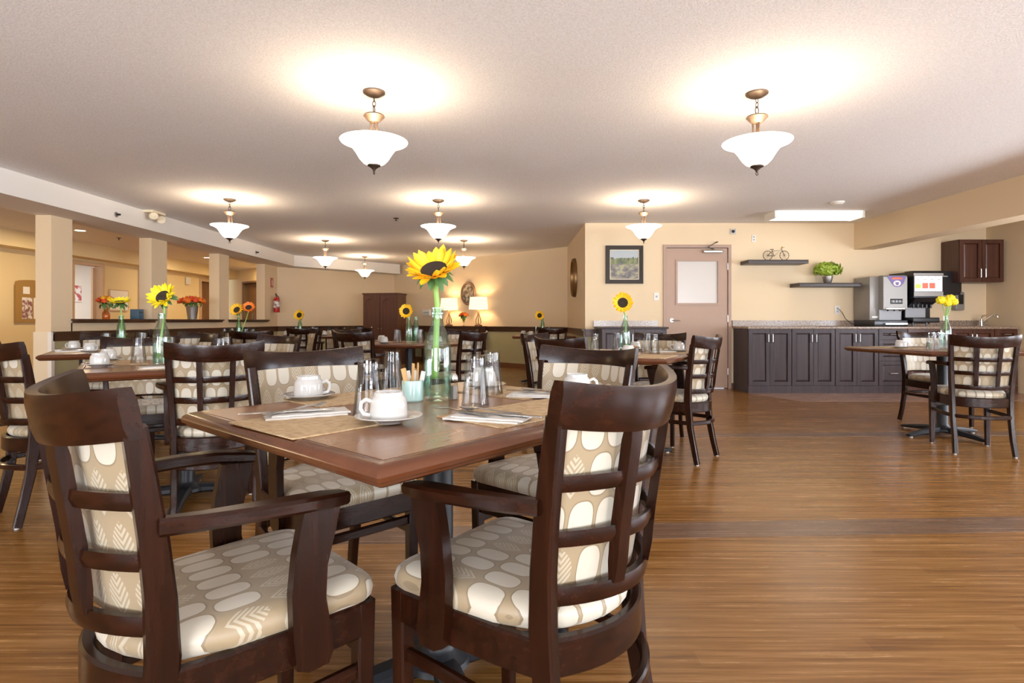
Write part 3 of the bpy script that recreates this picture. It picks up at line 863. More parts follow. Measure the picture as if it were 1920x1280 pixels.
# teal pot with straws and sugar packets
t = empty('teal_pot', (-.297, 1.70, ZT)); tag(t, 'small pale teal pot holding sugar packets beside the tall bottle', 'pot')
MB().lathe([(.001, .0), (.029, .0), (.032, .004), (.0325, .058), (.0315, .062), (.029, .060), (.029, .008), (.001, .006)], 32).build('body', 'teal', t)
for k in range(9):
    a = k * 2.4; rr = .016
    mt = 'packet' if k % 3 else 'paper'
    x, y = rr * math.cos(a), rr * math.sin(a)
    xf = Matrix.Translation((-.297 + x, 1.70 + y, ZT + .012)) @ rotz(a * .4 + .3) @ Matrix.Rotation(.32 * math.cos(a) - .1, 4, 'Y')
    o = MB().box(-.007, .007, -.001, .001, 0, .078 + .012 * (k % 3), xf).build('sugar_packet', mt, None, False)
    tag(o, 'white paper sugar packet standing in the teal pot' if mt == 'paper' else 'tan paper sugar packet standing in the teal pot', 'packet', 'white packets in the teal pot' if mt == 'paper' else 'tan packets in the teal pot')
t = empty('salt_shaker', (-.178, 1.735, ZT)); tag(t, 'faceted glass shaker half hidden by the tall bottle', 'shaker')
MB().lathe([(.001, 0), (.016, 0), (.017, .01), (.013, .045), (.012, .058), (.001, .058)], 8).build('body', 'glass', t)
MB().lathe([(.001, .002), (.013, .002), (.010, .042), (.001, .042)], 8).build('pepper', 'pewter', t)
MB().lathe([(.013, .056), (.014, .058), (.013, .070), (.007, .078), (.001, .079)], 16).build('cap', 'chrome', t)

# bottles ------------------------------------------------------------
def bottle_maker(mat_, fat=1.0, water=.07, h=.28):
    def mk():
        r = empty('glass_bottle'); tag(r, 'x', 'bottle'); k = h / .28
        pr = [(.001, .002), (.034, .0), (.0405, .006), (.0415, .03), (.0415, .150), (.039, .170), (.030, .200), (.020, .226), (.0165, .245), (.0165, .256), (.0195, .259), (.0195, .264), (.0165, .267), (.0185, .272), (.0185, .279), (.016, .28)]
        MB().lathe([(a * fat if z < .2 else a, z * k) for a, z in pr], 32).build('shell', mat_, r)
        inn = [(.014, .279), (.0145, .245), (.018, .224), (.028, .198), (.037, .168), (.039, .148), (.039, .02), (.034, .012), (.001, .014)]
        MB().lathe([(a * fat if z < .2 else a, z * k) for a, z in inn], 32).build('inner_face', mat_, r)
        if water:
            MB().lathe([(.001, .016), (.0375 * fat, .018), (.0375 * fat, water), (.001, water)], 32).build('water', 'water', r)
        return r
    return mk
BOT = Proto(bottle_maker('bottle')); BOTD = Proto(bottle_maker('bottle_dk', .8, .10))

def petal_mesh(L, w, curl, name, m):
    mb = MB(); n = 6; rings = []
    for i in range(n + 1):
        t = i / n; x = L * t; ww = w * (math.sin(PI * min(1, .12 + .88 * t)) ** .65) if t < 1 else w * .02
        z = curl * t * t * L; c = -.18 * ww
        rings.append([(x, -ww, z - c), (x, -ww * .4, z + c * .3), (x, 0, z + c), (x, ww * .4, z + c * .3), (x, ww, z - c)])
    mb.loft(rings, False, None, False)
    return mb
def add_petal(mb, L, w, curl, xf):
    p = petal_mesh(L, w, curl, '', None); mb.add(p.v, p.f, xf)
def frame_from(pos, nrm):
    z = Vector(nrm).normalized(); x = Vector((0, 0, 1)).cross(z)
    if x.length < .05: x = Vector((1, 0, 0))
    x.normalize(); y = z.cross(x)
    m = Matrix((x, y, z)).transposed().to_4x4(); m.translation = Vector(pos); return m
def sunflower(base, head, nrm, r, label, petal='petal', detail=False, leaves=True, bend=.02, stem_r=.006):
    """base: stem foot in the bottle; head: centre of disc; world coordinates"""
    root = empty('sunflower', base); tag(root, label, 'flower')
    b = Vector(base); hd = Vector(head) - b; F = frame_from(hd, nrm)
    nz = Vector(nrm).normalized()
    neck = hd - nz * r * .18
    pts = [Vector((0, 0, 0)), neck * .35 + Vector((bend * .3, 0, 0)), neck * .7 + Vector((bend * .6, 0, -.0)), neck - Vector((0, 0, r * .25)) * (1 if nz.z < .9 else .3), neck]
    MB().tube(pts, [stem_r * 1.1, stem_r, stem_r * .9, stem_r * .9, stem_r * 1.5], 8).build('stem', 'stem', root)
    MB().lathe([(.001, r * .06), (r * .22, r * .08), (r * .42, r * .07), (r * .50, -r * .0), (r * .42, -r * .10), (r * .1, -r * .2)], 24, (0, 0, 0), F).build('seed_disc', 'seed', root)
    n = 22 if detail else 14
    if detail:
        me1 = [petal_mesh(r * .60, r * .15, c, 'petal', None).mesh('petal', M[petal]) for c in (.25, .05, .5)]
        for ring, (nn, r0, tilt) in enumerate(((n, .43, .12), (n - 2, .41, .45))):
            for k in range(nn):
                a = 2 * PI * (k + .5 * ring) / nn + random.uniform(-.06, .06)
                o = bpy.data.objects.new('petal', me1[(k * 7 + ring) % 3]); COL.objects.link(o); o.parent = root
                tl = tilt + random.uniform(-.15, .15)
                o.matrix_local = F @ rotz(a) @ Matrix.Translation((r * r0, 0, 0)) @ Matrix.Rotation(-tl, 4, 'Y') @ Matrix.Scale(random.uniform(.85, 1.08), 4)
    else:
        mb = MB()
        for ring in (0, 1):
            for k in range(n):
                a = 2 * PI * (k + .5 * ring) / n
                add_petal(mb, r * .64 * random.uniform(.88, 1.05), r * .15, random.uniform(0, .4), F @ rotz(a) @ Matrix.Translation((r * .35, 0, 0)) @ Matrix.Rotation(-(.1 + .25 * ring), 4, 'Y'))
        mb.build('petals', petal, root)
    if leaves:
        mb = MB()
        for k in range(11):
            a = 2 * PI * k / 11 + random.uniform(-.15, .15)
            add_petal(mb, r * random.uniform(.5, .75), r * .13, -.5, F @ rotz(a) @ Matrix.Translation((r * .18, 0, -r * .12)) @ Matrix.Rotation(random.uniform(.15, .5), 4, 'Y'))
        mb.build('sepals', 'leaf', root)
    return root

b1 = (-.226, 1.725)
BOT.put((b1[0], b1[1], ZT), 0, 'tall clear aqua bottle with water on the nearest table')
sunflower((b1[0] - .008, b1[1], ZT + .065), (b1[0] - .01, b1[1] - .01, 1.155), (-.13, -.60, .78), .087, 'biggest sunflower, standing in the nearest aqua bottle', detail=True, bend=.012, stem_r=.0095)
b2 = (-1.885, 3.06)
BOT.put((b2[0], b2[1], ZT), 1, 'aqua bottle on the second-largest sunflower table')
sunflower((b2[0] - .02, b2[1], ZT + .04), (b2[0] + .005, b2[1], 1.13), (-.1, -.85, .5), .078, 'second-largest sunflower, before the second pillar', 'petal_y', True)
b3 = (-3.16, 4.60)
BOTD.put((b3[0], b3[1], ZT), 0, 'green bottle rising behind the big upturned glass')
sunflower((b3[0], b3[1], ZT + .03), (b3[0] - .01, b3[1], 1.15), (.05, -.25, .97), .085, 'lemon sunflower turned upward, above the first ledge', 'petal_y', False)
b4 = (.855, 4.30)
BOT.put((b4[0], b4[1], ZT), 2, 'aqua bottle before the granite-topped small cabinet')
sunflower((b4[0] + .01, b4[1], ZT + .04), (b4[0] - .02, b4[1] - .01, 1.135), (-.15, -.97, .2), .085, 'sunflower below the framed landscape painting')
b5 = T5
BOTD.put((b5[0], b5[1], ZT), 0, 'green bottle on the round table by the ledge')
sunflower((b5[0], b5[1], ZT + .03), (b5[0] - .01, b5[1] - .03, 1.135), (-.1, -.9, .4), .09, 'sunflower paired with an orange bloom, before the third ledge')
sunflower((b5[0] + .008, b5[1], ZT + .03), (b5[0] + .10, b5[1] + .05, 1.165), (.2, -.8, .6), .085, 'orange bloom paired with a sunflower', 'petal_o', leaves=False)
b6 = (T6[0] - .05, 9.2)
BOTD.put((b6[0], b6[1], ZT), 0, 'green bottle on the farthest small table')
sunflower((b6[0], b6[1], ZT + .03), (b6[0] - .01, b6[1], 1.09), (-.1, -.97, .2), .095, 'small sunflower against the plain cream wall')
b7 = (-1.14, 6.3)
BOT.put((b7[0], b7[1], ZT), 0, 'clear bottle on the round table before the wardrobe')
BOTD.put((b7[0] + .06, b7[1] + .1, ZT), 0, 'second greener bottle behind, on the round wardrobe table')
sunflower((b7[0], b7[1], ZT + .03), (b7[0] - .03, b7[1] - .01, 1.105), (.0, -1, .15), .085, 'sunflower in front of the tall wardrobe')
b8 = (.50, 9.3)
BOTD.put((b8[0], b8[1], ZT), 0, 'green bottle on the table near the oval mirror wall')
sunflower((b8[0], b8[1], ZT + .03), (b8[0] - .05, b8[1] - .01, 1.085), (-.2, -.97, .1), .085, 'sunflower against the cream wall near the oval mirror')
b9 = (3.83, 5.02)
BOT.put((b9[0], b9[1], ZT), 0, 'bottle with yellow pompoms before the drink counter')
t = empty('pompom_flowers', (b9[0], b9[1], ZT + .03)); tag(t, 'bunch of four round yellow pompom blooms in a bottle', 'flowers')
for k, (dx, dz, rr) in enumerate(((-.045, .39, .035), (.03, .40, .038), (.0, .365, .030), (.05, .375, .03))):
    MB().tube([(0, 0, 0), (dx * .1, 0, .24), (dx * .7, -.005 * k, dz - .03), (dx, -.01 * k, dz)], .004, 6).build('stem', 'stem', t)
    mb = MB().ball((dx, -.01 * k, dz), rr, 12, 8)
    for q in range(26):
        a = q * 2.4; zz = 1 - 2 * (q + .5) / 26; s_ = math.sqrt(1 - zz * zz)
        mb.ball((dx + rr * .85 * s_ * math.cos(a), -.01 * k + rr * .85 * s_ * math.sin(a), dz + rr * .85 * zz), rr * .3, 5, 4)
    mb.build('bloom', 'petal_y', t)

# other tables: place settings
def local(T, dx, dy):
    c, s = math.cos(T[2]), math.sin(T[2]); return (T[0] + dx * c - dy * s, T[1] + dx * s + dy * c)
def settings(T, desc, k, full=True, hx=.5, sides=(0, 1, 2, 3), hy=None, glasses=4):
    hy = hy or hx
    for q in sides:
        a = q * PI / 2; hh = (hx, hy)[q % 2]
        def L(out, side):
            dx, dy = out * math.cos(a) - side * math.sin(a), out * math.sin(a) + side * math.cos(a)
            return local(T, dx, dy)
        rz = T[2] + a; aw = (math.degrees(T[2] + a) + 360 + 45) % 360
        dsc = desc + ', ' + ('drink counter side', 'far side', 'corridor side', 'side nearest us')[int(aw // 90)]
        if full:
            x, y = L(hh - .18, 0); MATP.put((x, y, ZT), rz + PI / 2, 'woven tan placemat on ' + dsc, 'placemats on ' + desc)
            x, y = L(hh - .17, .12); NAP.put((x, y, TOPM), rz, 'folded white napkin on ' + dsc, 'napkins on ' + desc)
            FORK.put((x + .01, y, TOPM + .009), rz + .25 + PI, 'fork on a napkin on ' + dsc, 'forks on ' + desc)
            KNIFE.put((x - .01, y + .01, TOPM + .009), rz - .15 + PI, 'table knife on a napkin on ' + dsc, 'knives on ' + desc)
        x, y = L(hh - .15, -.20)
        SAU.put((x, y, TOPM if full else ZT), 0, 'white saucer on ' + dsc, 'saucers on ' + desc)
        CUP.put((x, y, (TOPM if full else ZT) + .009), q * 1.7 + k, 'upturned white teacup on ' + dsc, 'teacups on ' + desc)
        if q < glasses:
            x, y = L(hh - .36, -.11); TUM.put((x, y, ZT), 0, 'upturned clear tumbler on ' + dsc, 'tumblers on ' + desc)
settings(T3, 'the table nearest the first pillar', 1, True, .49)
settings(T5, 'the round table by the ledge', 2, False, .5)
settings(T6, 'the farthest small table', 3, False, .5)
settings(T7, 'the round table before the wardrobe', 4, False, .5)
settings(T8, 'the table near the oval mirror wall', 5, False, .46, (0, 2, 3))
# T2 by hand
def PX(px, py, z=ZT):
    d = (1.0 - z) * 1066.7 / (py - 601.0); return ((px - 960) / 1066.7 * d, d)
D2 = 'the second-largest sunflower table'
x, y = -2.22, 3.05
SAU.put((-2.145, 2.96, ZT), 0, 'saucer near the corner of ' + D2); CUP.put((-2.145, 2.96, ZT + .009), 2.6, 'upturned teacup near the corner of ' + D2)
SAU.put((-2.40, 3.38, ZT), 0, 'saucer farther back on ' + D2); CUP.put((-2.40, 3.38, ZT + .009), 2.6, 'upturned teacup farther back on ' + D2)
SAU.put((-2.03, 3.62, ZT), 0, 'saucer at the far corner of ' + D2); CUP.put((-2.03, 3.62, ZT + .009), 1.0, 'upturned teacup at the far corner of ' + D2)
TUM.put((-2.10, 3.20, ZT), 0, 'large upturned tumbler in front of the green bottle')
TUM.put((-2.02, 3.36, ZT), 0, 'upturned tumbler touching the second aqua bottle')
TUM.put((-1.72, 3.42, ZT), 0, 'upturned tumbler seen over the lattice armchair rail')
TUM.put((-1.60, 3.12, ZT), 0, 'upturned tumbler behind the lattice armchair rail')
MATP.put((-2.22, 3.24, ZT), T2[2] + PI / 2, 'woven placemat before the edge-cut chair')
MATP.put((-1.72, 2.97, ZT), T2[2], 'woven placemat before the tucked-in armchair')
NAP.put((-1.76, 2.86, TOPM), T2[2], 'napkin beside the second aqua bottle'); SPOON.put((-1.76, 2.87, TOPM + .01), T2[2] + .2, 'spoon on the napkin beside the second aqua bottle')
NAP.put((-2.30, 3.17, TOPM), 2.2, 'napkin near the picture-edge chair'); KNIFE.put((-2.30, 3.17, TOPM + .009), 2.3, 'dark-reflecting knife on the napkin near the picture-edge chair')
# T4 by hand
D4 = 'the table before the taupe door'
for px, py, lb in ((1116, 660, 'outermost toward the hidden chair'), (1157, 657, 'just before the bottle'), (1213, 659, 'paired, rear one'), (1227, 662, 'paired, front one')):
    x, y = PX(px, py); TUM.put((x, y, ZT), 0, 'upturned tumbler on %s, %s' % (D4, lb))
for px, py, lb in ((1178, 667, 'in front of the bottle'), (1191, 657, 'beside the seed pods'), (1273, 659.5, 'by the lattice armchair')):
    x, y = PX(px, py); SAU.put((x, y, ZT), 0, 'saucer on %s, %s' % (D4, lb)); CUP.put((x, y, ZT + .009), 2.8, 'upturned teacup on %s, %s' % (D4, lb))
x, y = PX(1225, 668); MATP.put((x, y, ZT - .0004), T4[2], 'woven placemat at the near corner of ' + D4)
x, y = PX(1285, 662); MATP.put((x - .05, y + .1, ZT - .0004), T4[2] + PI / 2, 'woven placemat before the lattice armchair at ' + D4)
x, y = PX(1240, 660.5); NAP.put((x, y, TOPM), .1, 'folded napkin beside the paired tumblers'); KNIFE.put((x, y, TOPM + .009), .15, 'knife on the napkin beside the paired tumblers')
t = empty('seed_pod_bowl', (.885, 4.16, ZT)); tag(t, 'small glass bowl of brown dried seed pods beside a bottle', 'bowl')
MB().lathe([(.001, .002), (.03, .002), (.045, .025), (.048, .05), (.045, .05), (.04, .026), (.001, .006)], 20).build('bowl_glass', 'glass', t)
mb = MB()
for k in range(14):
    a = k * 2.4; rr = .028 * math.sqrt((k % 7) / 7); mb.ball((rr * math.cos(a), rr * math.sin(a), .02 + .022 * (k // 7)), .015, 7, 5)
o = mb.build('seed_pods', 'brownball', t); o['kind'] = 'stuff'
# TR by hand
DR = 'the pompom flower table'
x, y = PX(1689, 653); SAU.put((x, y, ZT), 0, 'saucer at the open side of ' + DR); CUP.put((x, y, ZT + .009), 0, 'upturned teacup at the open side of ' + DR)
for px, py, lb in ((1748, 655, 'first of three in a row'), (1757, 653, 'middle of three in a row'), (1768, 655, 'nearest the bottle')):
    x, y = PX(px, py); TUM.put((x, y, ZT), 0, 'upturned tumbler on %s, %s' % (DR, lb))
MATP.put((3.40, 5.02, ZT), TR[2] + PI / 2, 'woven placemat at the open side of ' + DR)
MATP.put((3.84, 4.72, ZT), TR[2], 'woven placemat before the armchair at ' + DR)
for i, dx in enumerate((-.06, -.03)):
    t = empty('condiment_shaker', (3.72 + dx, 5.0 + .04 * i, ZT)); tag(t, ('salt shaker' if i else 'green-capped pepper shaker') + ' beside the pompom bottle', 'shaker')
    MB().lathe([(.001, 0), (.016, 0), (.017, .01), (.013, .05), (.001, .05)], 10).build('body', 'whitepl' if i else 'leaf', t)
    MB().lathe([(.014, .05), (.014, .058), (.007, .066), (.001, .067)], 10).build('cap', 'chrome', t)

# ------------------------------------------------------------------ pendants
def make_pendant():
    r = empty('pendant_lamp'); tag(r, 'x', 'lamp')
    MB().lathe([(.001, 2.405), (.02, 2.406), (.045, 2.415), (.068, 2.430), (.070, H), (.001, H)], 32).build('canopy', 'bronze', r)
    mb = MB().torus((0, 0, 2.393), .010, .0028, 'Y', 12, 6, 1, 1.5)
    mb.torus((0, 0, 2.363), .010, .0028, 'X', 12, 6, 1, 1.7); mb.torus((0, 0, 2.330), .014, .003, 'Y', 14, 6, 1, 1.6)
    mb.build('chain', 'bronze', r)
    MB().lathe([(.001, 2.310), (.012, 2.308), (.03, 2.300), (.062, 2.292), (.066, 2.284), (.058, 2.276), (.046, 2.262), (.030, 2.248), (.001, 2.246)], 32).build('collar', 'bronze', r)
    mb = MB()
    for k in range(3):
        a = 2 * PI * k / 3 + .3; c, s = math.cos(a), math.sin(a)
        mb.tube([(.024 * c, .024 * s, 2.25), (.022 * c, .022 * s, 2.20), (.030 * c, .030 * s, 2.14), (.036 * c, .036 * s, 2.08)], .006, 8)
    mb.tube([(0, 0, 2.25), (0, 0, 1.98)], .006, 8)
    mb.build('stem_rods', 'bronze', r)
    pr = [(.210, 2.128), (.213, 2.133), (.206, 2.134), (.190, 2.124), (.160, 2.108), (.136, 2.092), (.113, 2.060), (.090, 2.022), (.066, 1.996), (.040, 1.984)]
    inn = [(.034, 1.990), (.060, 2.002), (.084, 2.028), (.107, 2.064), (.130, 2.096), (.156, 2.113), (.188, 2.129)]
    MB().lathe([(.205, 2.122), (.210, 2.128)] + [(.206, 2.122)] + [(x, z - .006) for x, z in pr[3:]], 48).build('glass_bowl', 'bowl', r)
    MB().lathe([(.042, 1.982), (.040, 1.972), (.022, 1.962), (.010, 1.950), (.007, 1.940), (.001, 1.938)], 24).build('finial', 'bronze', r)
    MB().torus((0, 0, 1.929), .009, .0028, 'Y', 12, 6).build('finial_ring', 'bronze', r)
    return r
PEND = Proto(make_pendant)
pend = [(-.868, 3.58, 'nearest pendant lamp above the big sunflower'), (1.55, 3.60, 'nearest pendant lamp toward the drink counter'),
        (-3.35, 6.75, 'pendant lamp hanging beside the white beam, nearest of its row'), (-.88, 6.80, 'pendant lamp straight above the big sunflower head'), (1.575, 6.80, 'pendant lamp above the framed landscape painting'),
                (-3.34, 10.18, 'pendant lamp over the farthest small table'), (-.86, 10.18, 'pendant lamp above the console lamps'), (-3.30, 12.75, 'farthest and smallest pendant lamp, above the wardrobe side')]
for x, y, lb in pend:
    PEND.put((x, y, 0), random.uniform(0, 2), lb, 'bowl pendant lamps')
    d = bpy.data.lights.new('pendant_bulb', 'POINT'); d.energy = LAMP_W; d.color = LAMP_COL; d.shadow_soft_size = .06
    o = bpy.data.objects.new('pendant_bulb', d); COL.objects.link(o); o.location = (x + .02, y - .07, 2.11)

# fluorescent fixture, ceiling bits
t = empty('ceiling_light_fixture', (4.03, 7.60, H)); tag(t, 'long wraparound fluorescent light over the drink counter', 'light')
MB().prism([(-.15, 0), (-.15, -.02), (-.12, -.085), (.12, -.085), (.15, -.02), (.15, 0)], -.56, .56, 'YZ').build('diffuser', 'tube', t, False)
for sg in (-1, 1): MB().box(sg * .56 - (.03 if sg < 0 else 0), sg * .56 + (.03 if sg > 0 else 0), -.155, .155, -.09, 0).build('end_cap', 'whitepl', t, False)
area('fluorescent_light', (4.03, 7.6, 2.34), (0, 0, 0), 1.1, .28, 2, (1, .90, .76))
o = MB().lathe([(.001, H - .035), (.05, H - .033), (.075, H - .012), (.078, H)], 24, (3.95, 6.9, 0)).build('smoke_detector', 'whitepl'); tag(o, 'round white smoke detector on the ceiling above the counter light', 'detector')
def sprinkler(x, y, lb):
    t = empty('sprinkler', (x, y, H)); tag(t, lb, 'sprinkler')
    MB().lathe([(.001, -.006), (.035, -.006), (.04, 0)], 16).build('escutcheon', 'bronze', t)
    MB().tube([(0, 0, 0), (0, 0, -.035)], .008, 6).lathe([(.001, -.038), (.022, -.036), (.022, -.034), (.001, -.034)], 10).build('head', 'bronze', t)
sprinkler(-1.63, 8.0, 'small bronze ceiling sprinkler between the pendant rows')
t = empty('beam_sprinkler', (-4.80, 6.90, 2.287)); tag(t, 'dark round sprinkler on the white beam near the twin spotlight', 'sprinkler')
MB().lathe([(.001, .008), (.032, .006), (.034, 0)], 16, (0, 0, 0), Matrix.Rotation(PI / 2, 4, 'Y')).build('escutcheon', 'pewter', t)
MB().tube([(0, 0, 0), (.05, 0, 0)], .012, 8).build('head', 'black', t)
t = empty('beam_sprinkler', (-4.80, 10.67, 2.28)); tag(t, 'small sprinkler farther along the white beam', 'sprinkler')
MB().lathe([(.001, .008), (.032, .006), (.034, 0)], 16, (0, 0, 0), Matrix.Rotation(PI / 2, 4, 'Y')).build('escutcheon', 'pewter', t)
MB().tube([(0, 0, 0), (.05, 0, 0)], .012, 8).build('head', 'black', t)
t = empty('emergency_light', (-4.72, 7.52, H)); tag(t, 'white twin-head emergency spotlight under the ceiling by the beam', 'light')
MB().box(-.08, .06, -.14, .14, -.03, 0, None, .006).build('housing', 'trimivory', t)
for dy in (-.07, .09):
    MB().lathe([(.001, -.04), (.03, -.04), (.05, .0), (.052, .035), (.046, .04), (.001, .03)], 16, (0, 0, 0), Matrix.Translation((.03, dy, -.085)) @ Matrix.Rotation(PI / 2 + .4 * (1 if dy > 0 else -1), 4, 'X') @ Matrix.Rotation(.5, 4, 'Y')).build('lamp_head', 'trimivory', t)
for x, y, lb in ((-6.9, 9.09, 'nearer lit downlight in the corridor ceiling'), (-6.96, 13.0, 'farther lit downlight in the corridor ceiling')):
    t = empty('downlight', (x, y, H)); tag(t, lb, 'light')
    MB().lathe([(.07, -.002), (.095, -.006), (.10, 0)], 24).build('ring', 'whitepl', t)
    MB().lathe([(.001, -.004), (.07, -.003)], 24).build('lens', 'downlight', t)
    area('downlight_beam', (x, y, H - .02), (0, 0, 0), .16, .16, 20, (1.0, .74, .42))
area('corridor_light', (-6.8, 3.5, H - .02), (0, 0, 0), .3, .3, 36, (1.0, .76, .46))
area('corridor_light', (-6.8, 15.0, H - .02), (0, 0, 0), .16, .16, 16, (1.0, .74, .42))
area('office_light', (-9.7, 10.6, H - .03), (0, 0, 0), 1.0, 1.0, 32, (1.0, .93, .85))
area('office_light', (-9.7, 13.3, H - .03), (0, 0, 0), 1.0, 1.0, 32, (1.0, .93, .85))
sprinkler(-6.84, 9.9, 'small vent-like sprinkler on the corridor ceiling')

# ------------------------------------------------------------------ counters
def raised_door(mb, x0, x1, z0, z1, yf):
    """cabinet door frame with raised panel, front at yf (facing -Y)"""
    fr = .052
    mb.box(x0, x0 + fr, yf, yf + .02, z0, z1).box(x1 - fr, x1, yf, yf + .02, z0, z1)
    mb.box(x0 + fr, x1 - fr, yf, yf + .02, z0, z0 + fr).box(x0 + fr, x1 - fr, yf, yf + .02, z1 - fr, z1)
    a, b, c, d = x0 + fr, x1 - fr, z0 + fr, z1 - fr
    def rg(i, y): return [(a + i, y, c + i), (b - i, y, c + i), (b - i, y, d - i), (a + i, y, d - i)]
    mb.loft([rg(0, yf + .018), rg(.006, yf + .012), rg(.022, yf + .006)], True)
    return mb
def bar_handle(parent, x, y, z0, z1, horiz=None):
    mb = MB()
    if horiz: mb.tube([(horiz[0], y, z0), (horiz[0], y - .025, z0), (horiz[1], y - .025, z0), (horiz[1], y, z0)], .005, 8)
    else: mb.tube([(x, y, z0), (x, y - .028, z0 + .01), (x, y - .028, z1 - .01), (x, y, z1)], .0055, 8)
    mb.build('handle', 'steel', parent)
YF = 7.85
def base_cab(x0, x1, label, m='cab_grey', kind='doors', y_f=YF, ybk=8.38, door_m=None):
    t = empty('base_cabinet', (0, 0, 0)); tag(t, label, 'cabinet')
    MB().box(x0, x1, y_f + .022, ybk, .0, .885).build('body', m, t, False)
    MB().box(x0, x1, y_f, y_f + .022, .0, .10).build('plinth', m, t, False)
    if kind == 'doors':
        xm = (x0 + x1) / 2
        for a, b, hx in ((x0 + .004, xm - .002, xm - .03), (xm + .002, x1 - .004, xm + .03)):
            d = raised_door(MB(), a, b, .108, .88, y_f).build('door', m, t, False)
            bar_handle(d, hx, y_f, .70, .82)
    elif kind == 'drawers':
        for z0, z1 in ((.108, .44), (.447, .735), (.742, .88)):
            d = raised_door(MB(), x0 + .004, x1 - .004, z0, z1, y_f).build('drawer', m, t, False)
            zc = (z0 + z1) / 2; bar_handle(d, 0, y_f, zc, zc, ((x0 + x1) / 2 - .05, (x0 + x1) / 2 + .05))
    return t
xs = [3.262, 3.862, 4.462, 5.062]
for i in range(3): base_cab(xs[i], xs[i + 1] - .002, 'double-door base cabinet under the drink counter, ' + ('end one next to the taupe door', 'second from the taupe door', 'below the steel juice machine')[i], 'cab_grey')
base_cab(5.062, 5.46, 'three-drawer cabinet under the drink counter', 'cab_grey', 'drawers')
base_cab(5.462, 6.06, 'cherry base cabinet under the counter, right of the drawers', 'cab_red')
base_cab(6.062, 6.66, 'cherry base cabinet under the sink tap', 'cab_red')
base_cab(6.662, 6.98, 'narrow cherry cabinet at the counter end by the wall', 'cab_red', 'drawers')
t = empty('granite_worktop', (0, 0, 0)); tag(t, 'long speckled granite worktop of the drink counter', 'worktop')
MB().box(3.245, 6.995, YF - .03, 8.39, .886, .918, None, .005).build('slab', 'granite', t)
MB().box(3.245, 6.995, 8.365, 8.395, .9185, 1.003).build('backsplash', 'granite', t, False)
t = base_cab(1.24, 2.14, 'small dark double-door cabinet between side wall and taupe door', 'cab_grey')
t = empty('granite_worktop', (0, 0, 0)); tag(t, 'short granite worktop on the small cabinet beside the taupe door', 'worktop')
MB().box(1.21, 2.16, YF - .02, 8.39, .886, .912, None, .005).build('slab', 'cab_grey', t)
MB().box(1.20, 2.15, 8.365, 8.395, .9125, 1.000).build('backsplash', 'granite', t, False)
# wall cabinet
t = empty('wall_cabinet', (0, 0, 0)); tag(t, 'cherry wall cabinet with two doors over the sink tap', 'cabinet')
MB().box(6.33, 6.955, 7.575, 8.39, 1.545, 2.15).build('body', 'cab_red', t, False) if False else MB().box(6.33, 6.955, 8.06, 8.39, 1.545, 2.15).build('body', 'cab_red', t, False)
# (the cabinet is 0.34 m deep)
for a, b, hx in ((6.335, 6.640, 6.61), (6.646, 6.950, 6.675)):
    d = raised_door(MB(), a, b, 1.55, 2.145, 8.04).build('door', 'cab_red', t, False)
    bar_handle(d, hx, 8.04, 1.60, 1.74)
# shelves
for x0, x1, z, lb in ((3.37, 4.23, 1.815, 'upper dark floating shelf carrying the bicycle figure'), (4.10, 4.99, 1.485, 'lower dark floating shelf carrying the lime plant')):
    o = MB().box(x0, x1, 8.11, 8.398, z, z + .055, None, .003).build('floating_shelf', 'shelf', None); tag(o, lb, 'shelf')
# bicycle figure
t = empty('bicycle_figure', (3.815, 8.22, 1.870)); tag(t, 'small metal bicycle figure on the upper shelf', 'figure')
for x, lb in ((-.12, 0), (.12, 0)):
    w = MB().torus((x, 0, .072), .066, .0045, 'Y', 24, 6).build('wheel', 'bronze', t)
    mb = MB()
    for k in range(6):
        a = PI * k / 6; mb.tube([(x - .064 * math.cos(a), 0, .072 - .064 * math.sin(a)), (x + .064 * math.cos(a), 0, .072 + .064 * math.sin(a))], .0012, 4)
    mb.build('spokes', 'bronze', w)
mb = MB()
for p in ([(-.12, 0, .072), (-.03, 0, .062), (.07, 0, .150), (-.055, 0, .135), (-.12, 0, .072)], [(-.03, 0, .062), (-.06, 0, .155)], [(.12, 0, .072), (.075, 0, .17)]): mb.tube(p, .0045, 6)
mb.build('frame', 'bronze', t)
MB().sweep([(-.085, 0, .158), (-.035, 0, .160)], .02, .008).build('saddle', 'black', t)
MB().tube([(.10, -.045, .185), (.08, -.02, .178), (.075, 0, .175), (.08, .02, .178), (.10, .045, .185)], .004, 6).ball((.088, 0, .192), .013).build('handlebar', 'packet', t)
# lime plant in a silver pot
t = empty('potted_plant', (4.56, 8.22, 1.541)); tag(t, 'bushy lime-green plant in a silver pot on the lower shelf', 'plant')
MB().lathe([(.001, 0), (.042, 0), (.055, .02), (.068, .075), (.072, .10), (.066, .10), (.06, .08), (.001, .08)], 20).build('pot', 'pewter', t)
mb = MB()
for k in range(330):
    u = random.random(); a = random.uniform(0, 2 * PI); ph = math.acos(1 - 1.35 * u)
    d = Vector((math.sin(ph) * math.cos(a) * 1.0, math.sin(ph) * math.sin(a) * .62, math.cos(ph) * .62)); rr = random.uniform(.75, 1.0) * .205
    F = frame_from(d * rr + Vector((0, 0, .175)), d + Vector((0, 0, -.2)))
    add_petal(mb, random.uniform(.05, .075), .019, -.5, F @ rotz(random.uniform(0, 6.28)) @ Matrix.Translation((-.02, 0, 0)) @ Matrix.Rotation(random.uniform(-.7, .4), 4, 'Y'))
mb.ball((0, 0, .17), .10, 14, 8, 1.1, .7, .65)
o = mb.build('foliage', 'lime', t); o['kind'] = 'stuff'

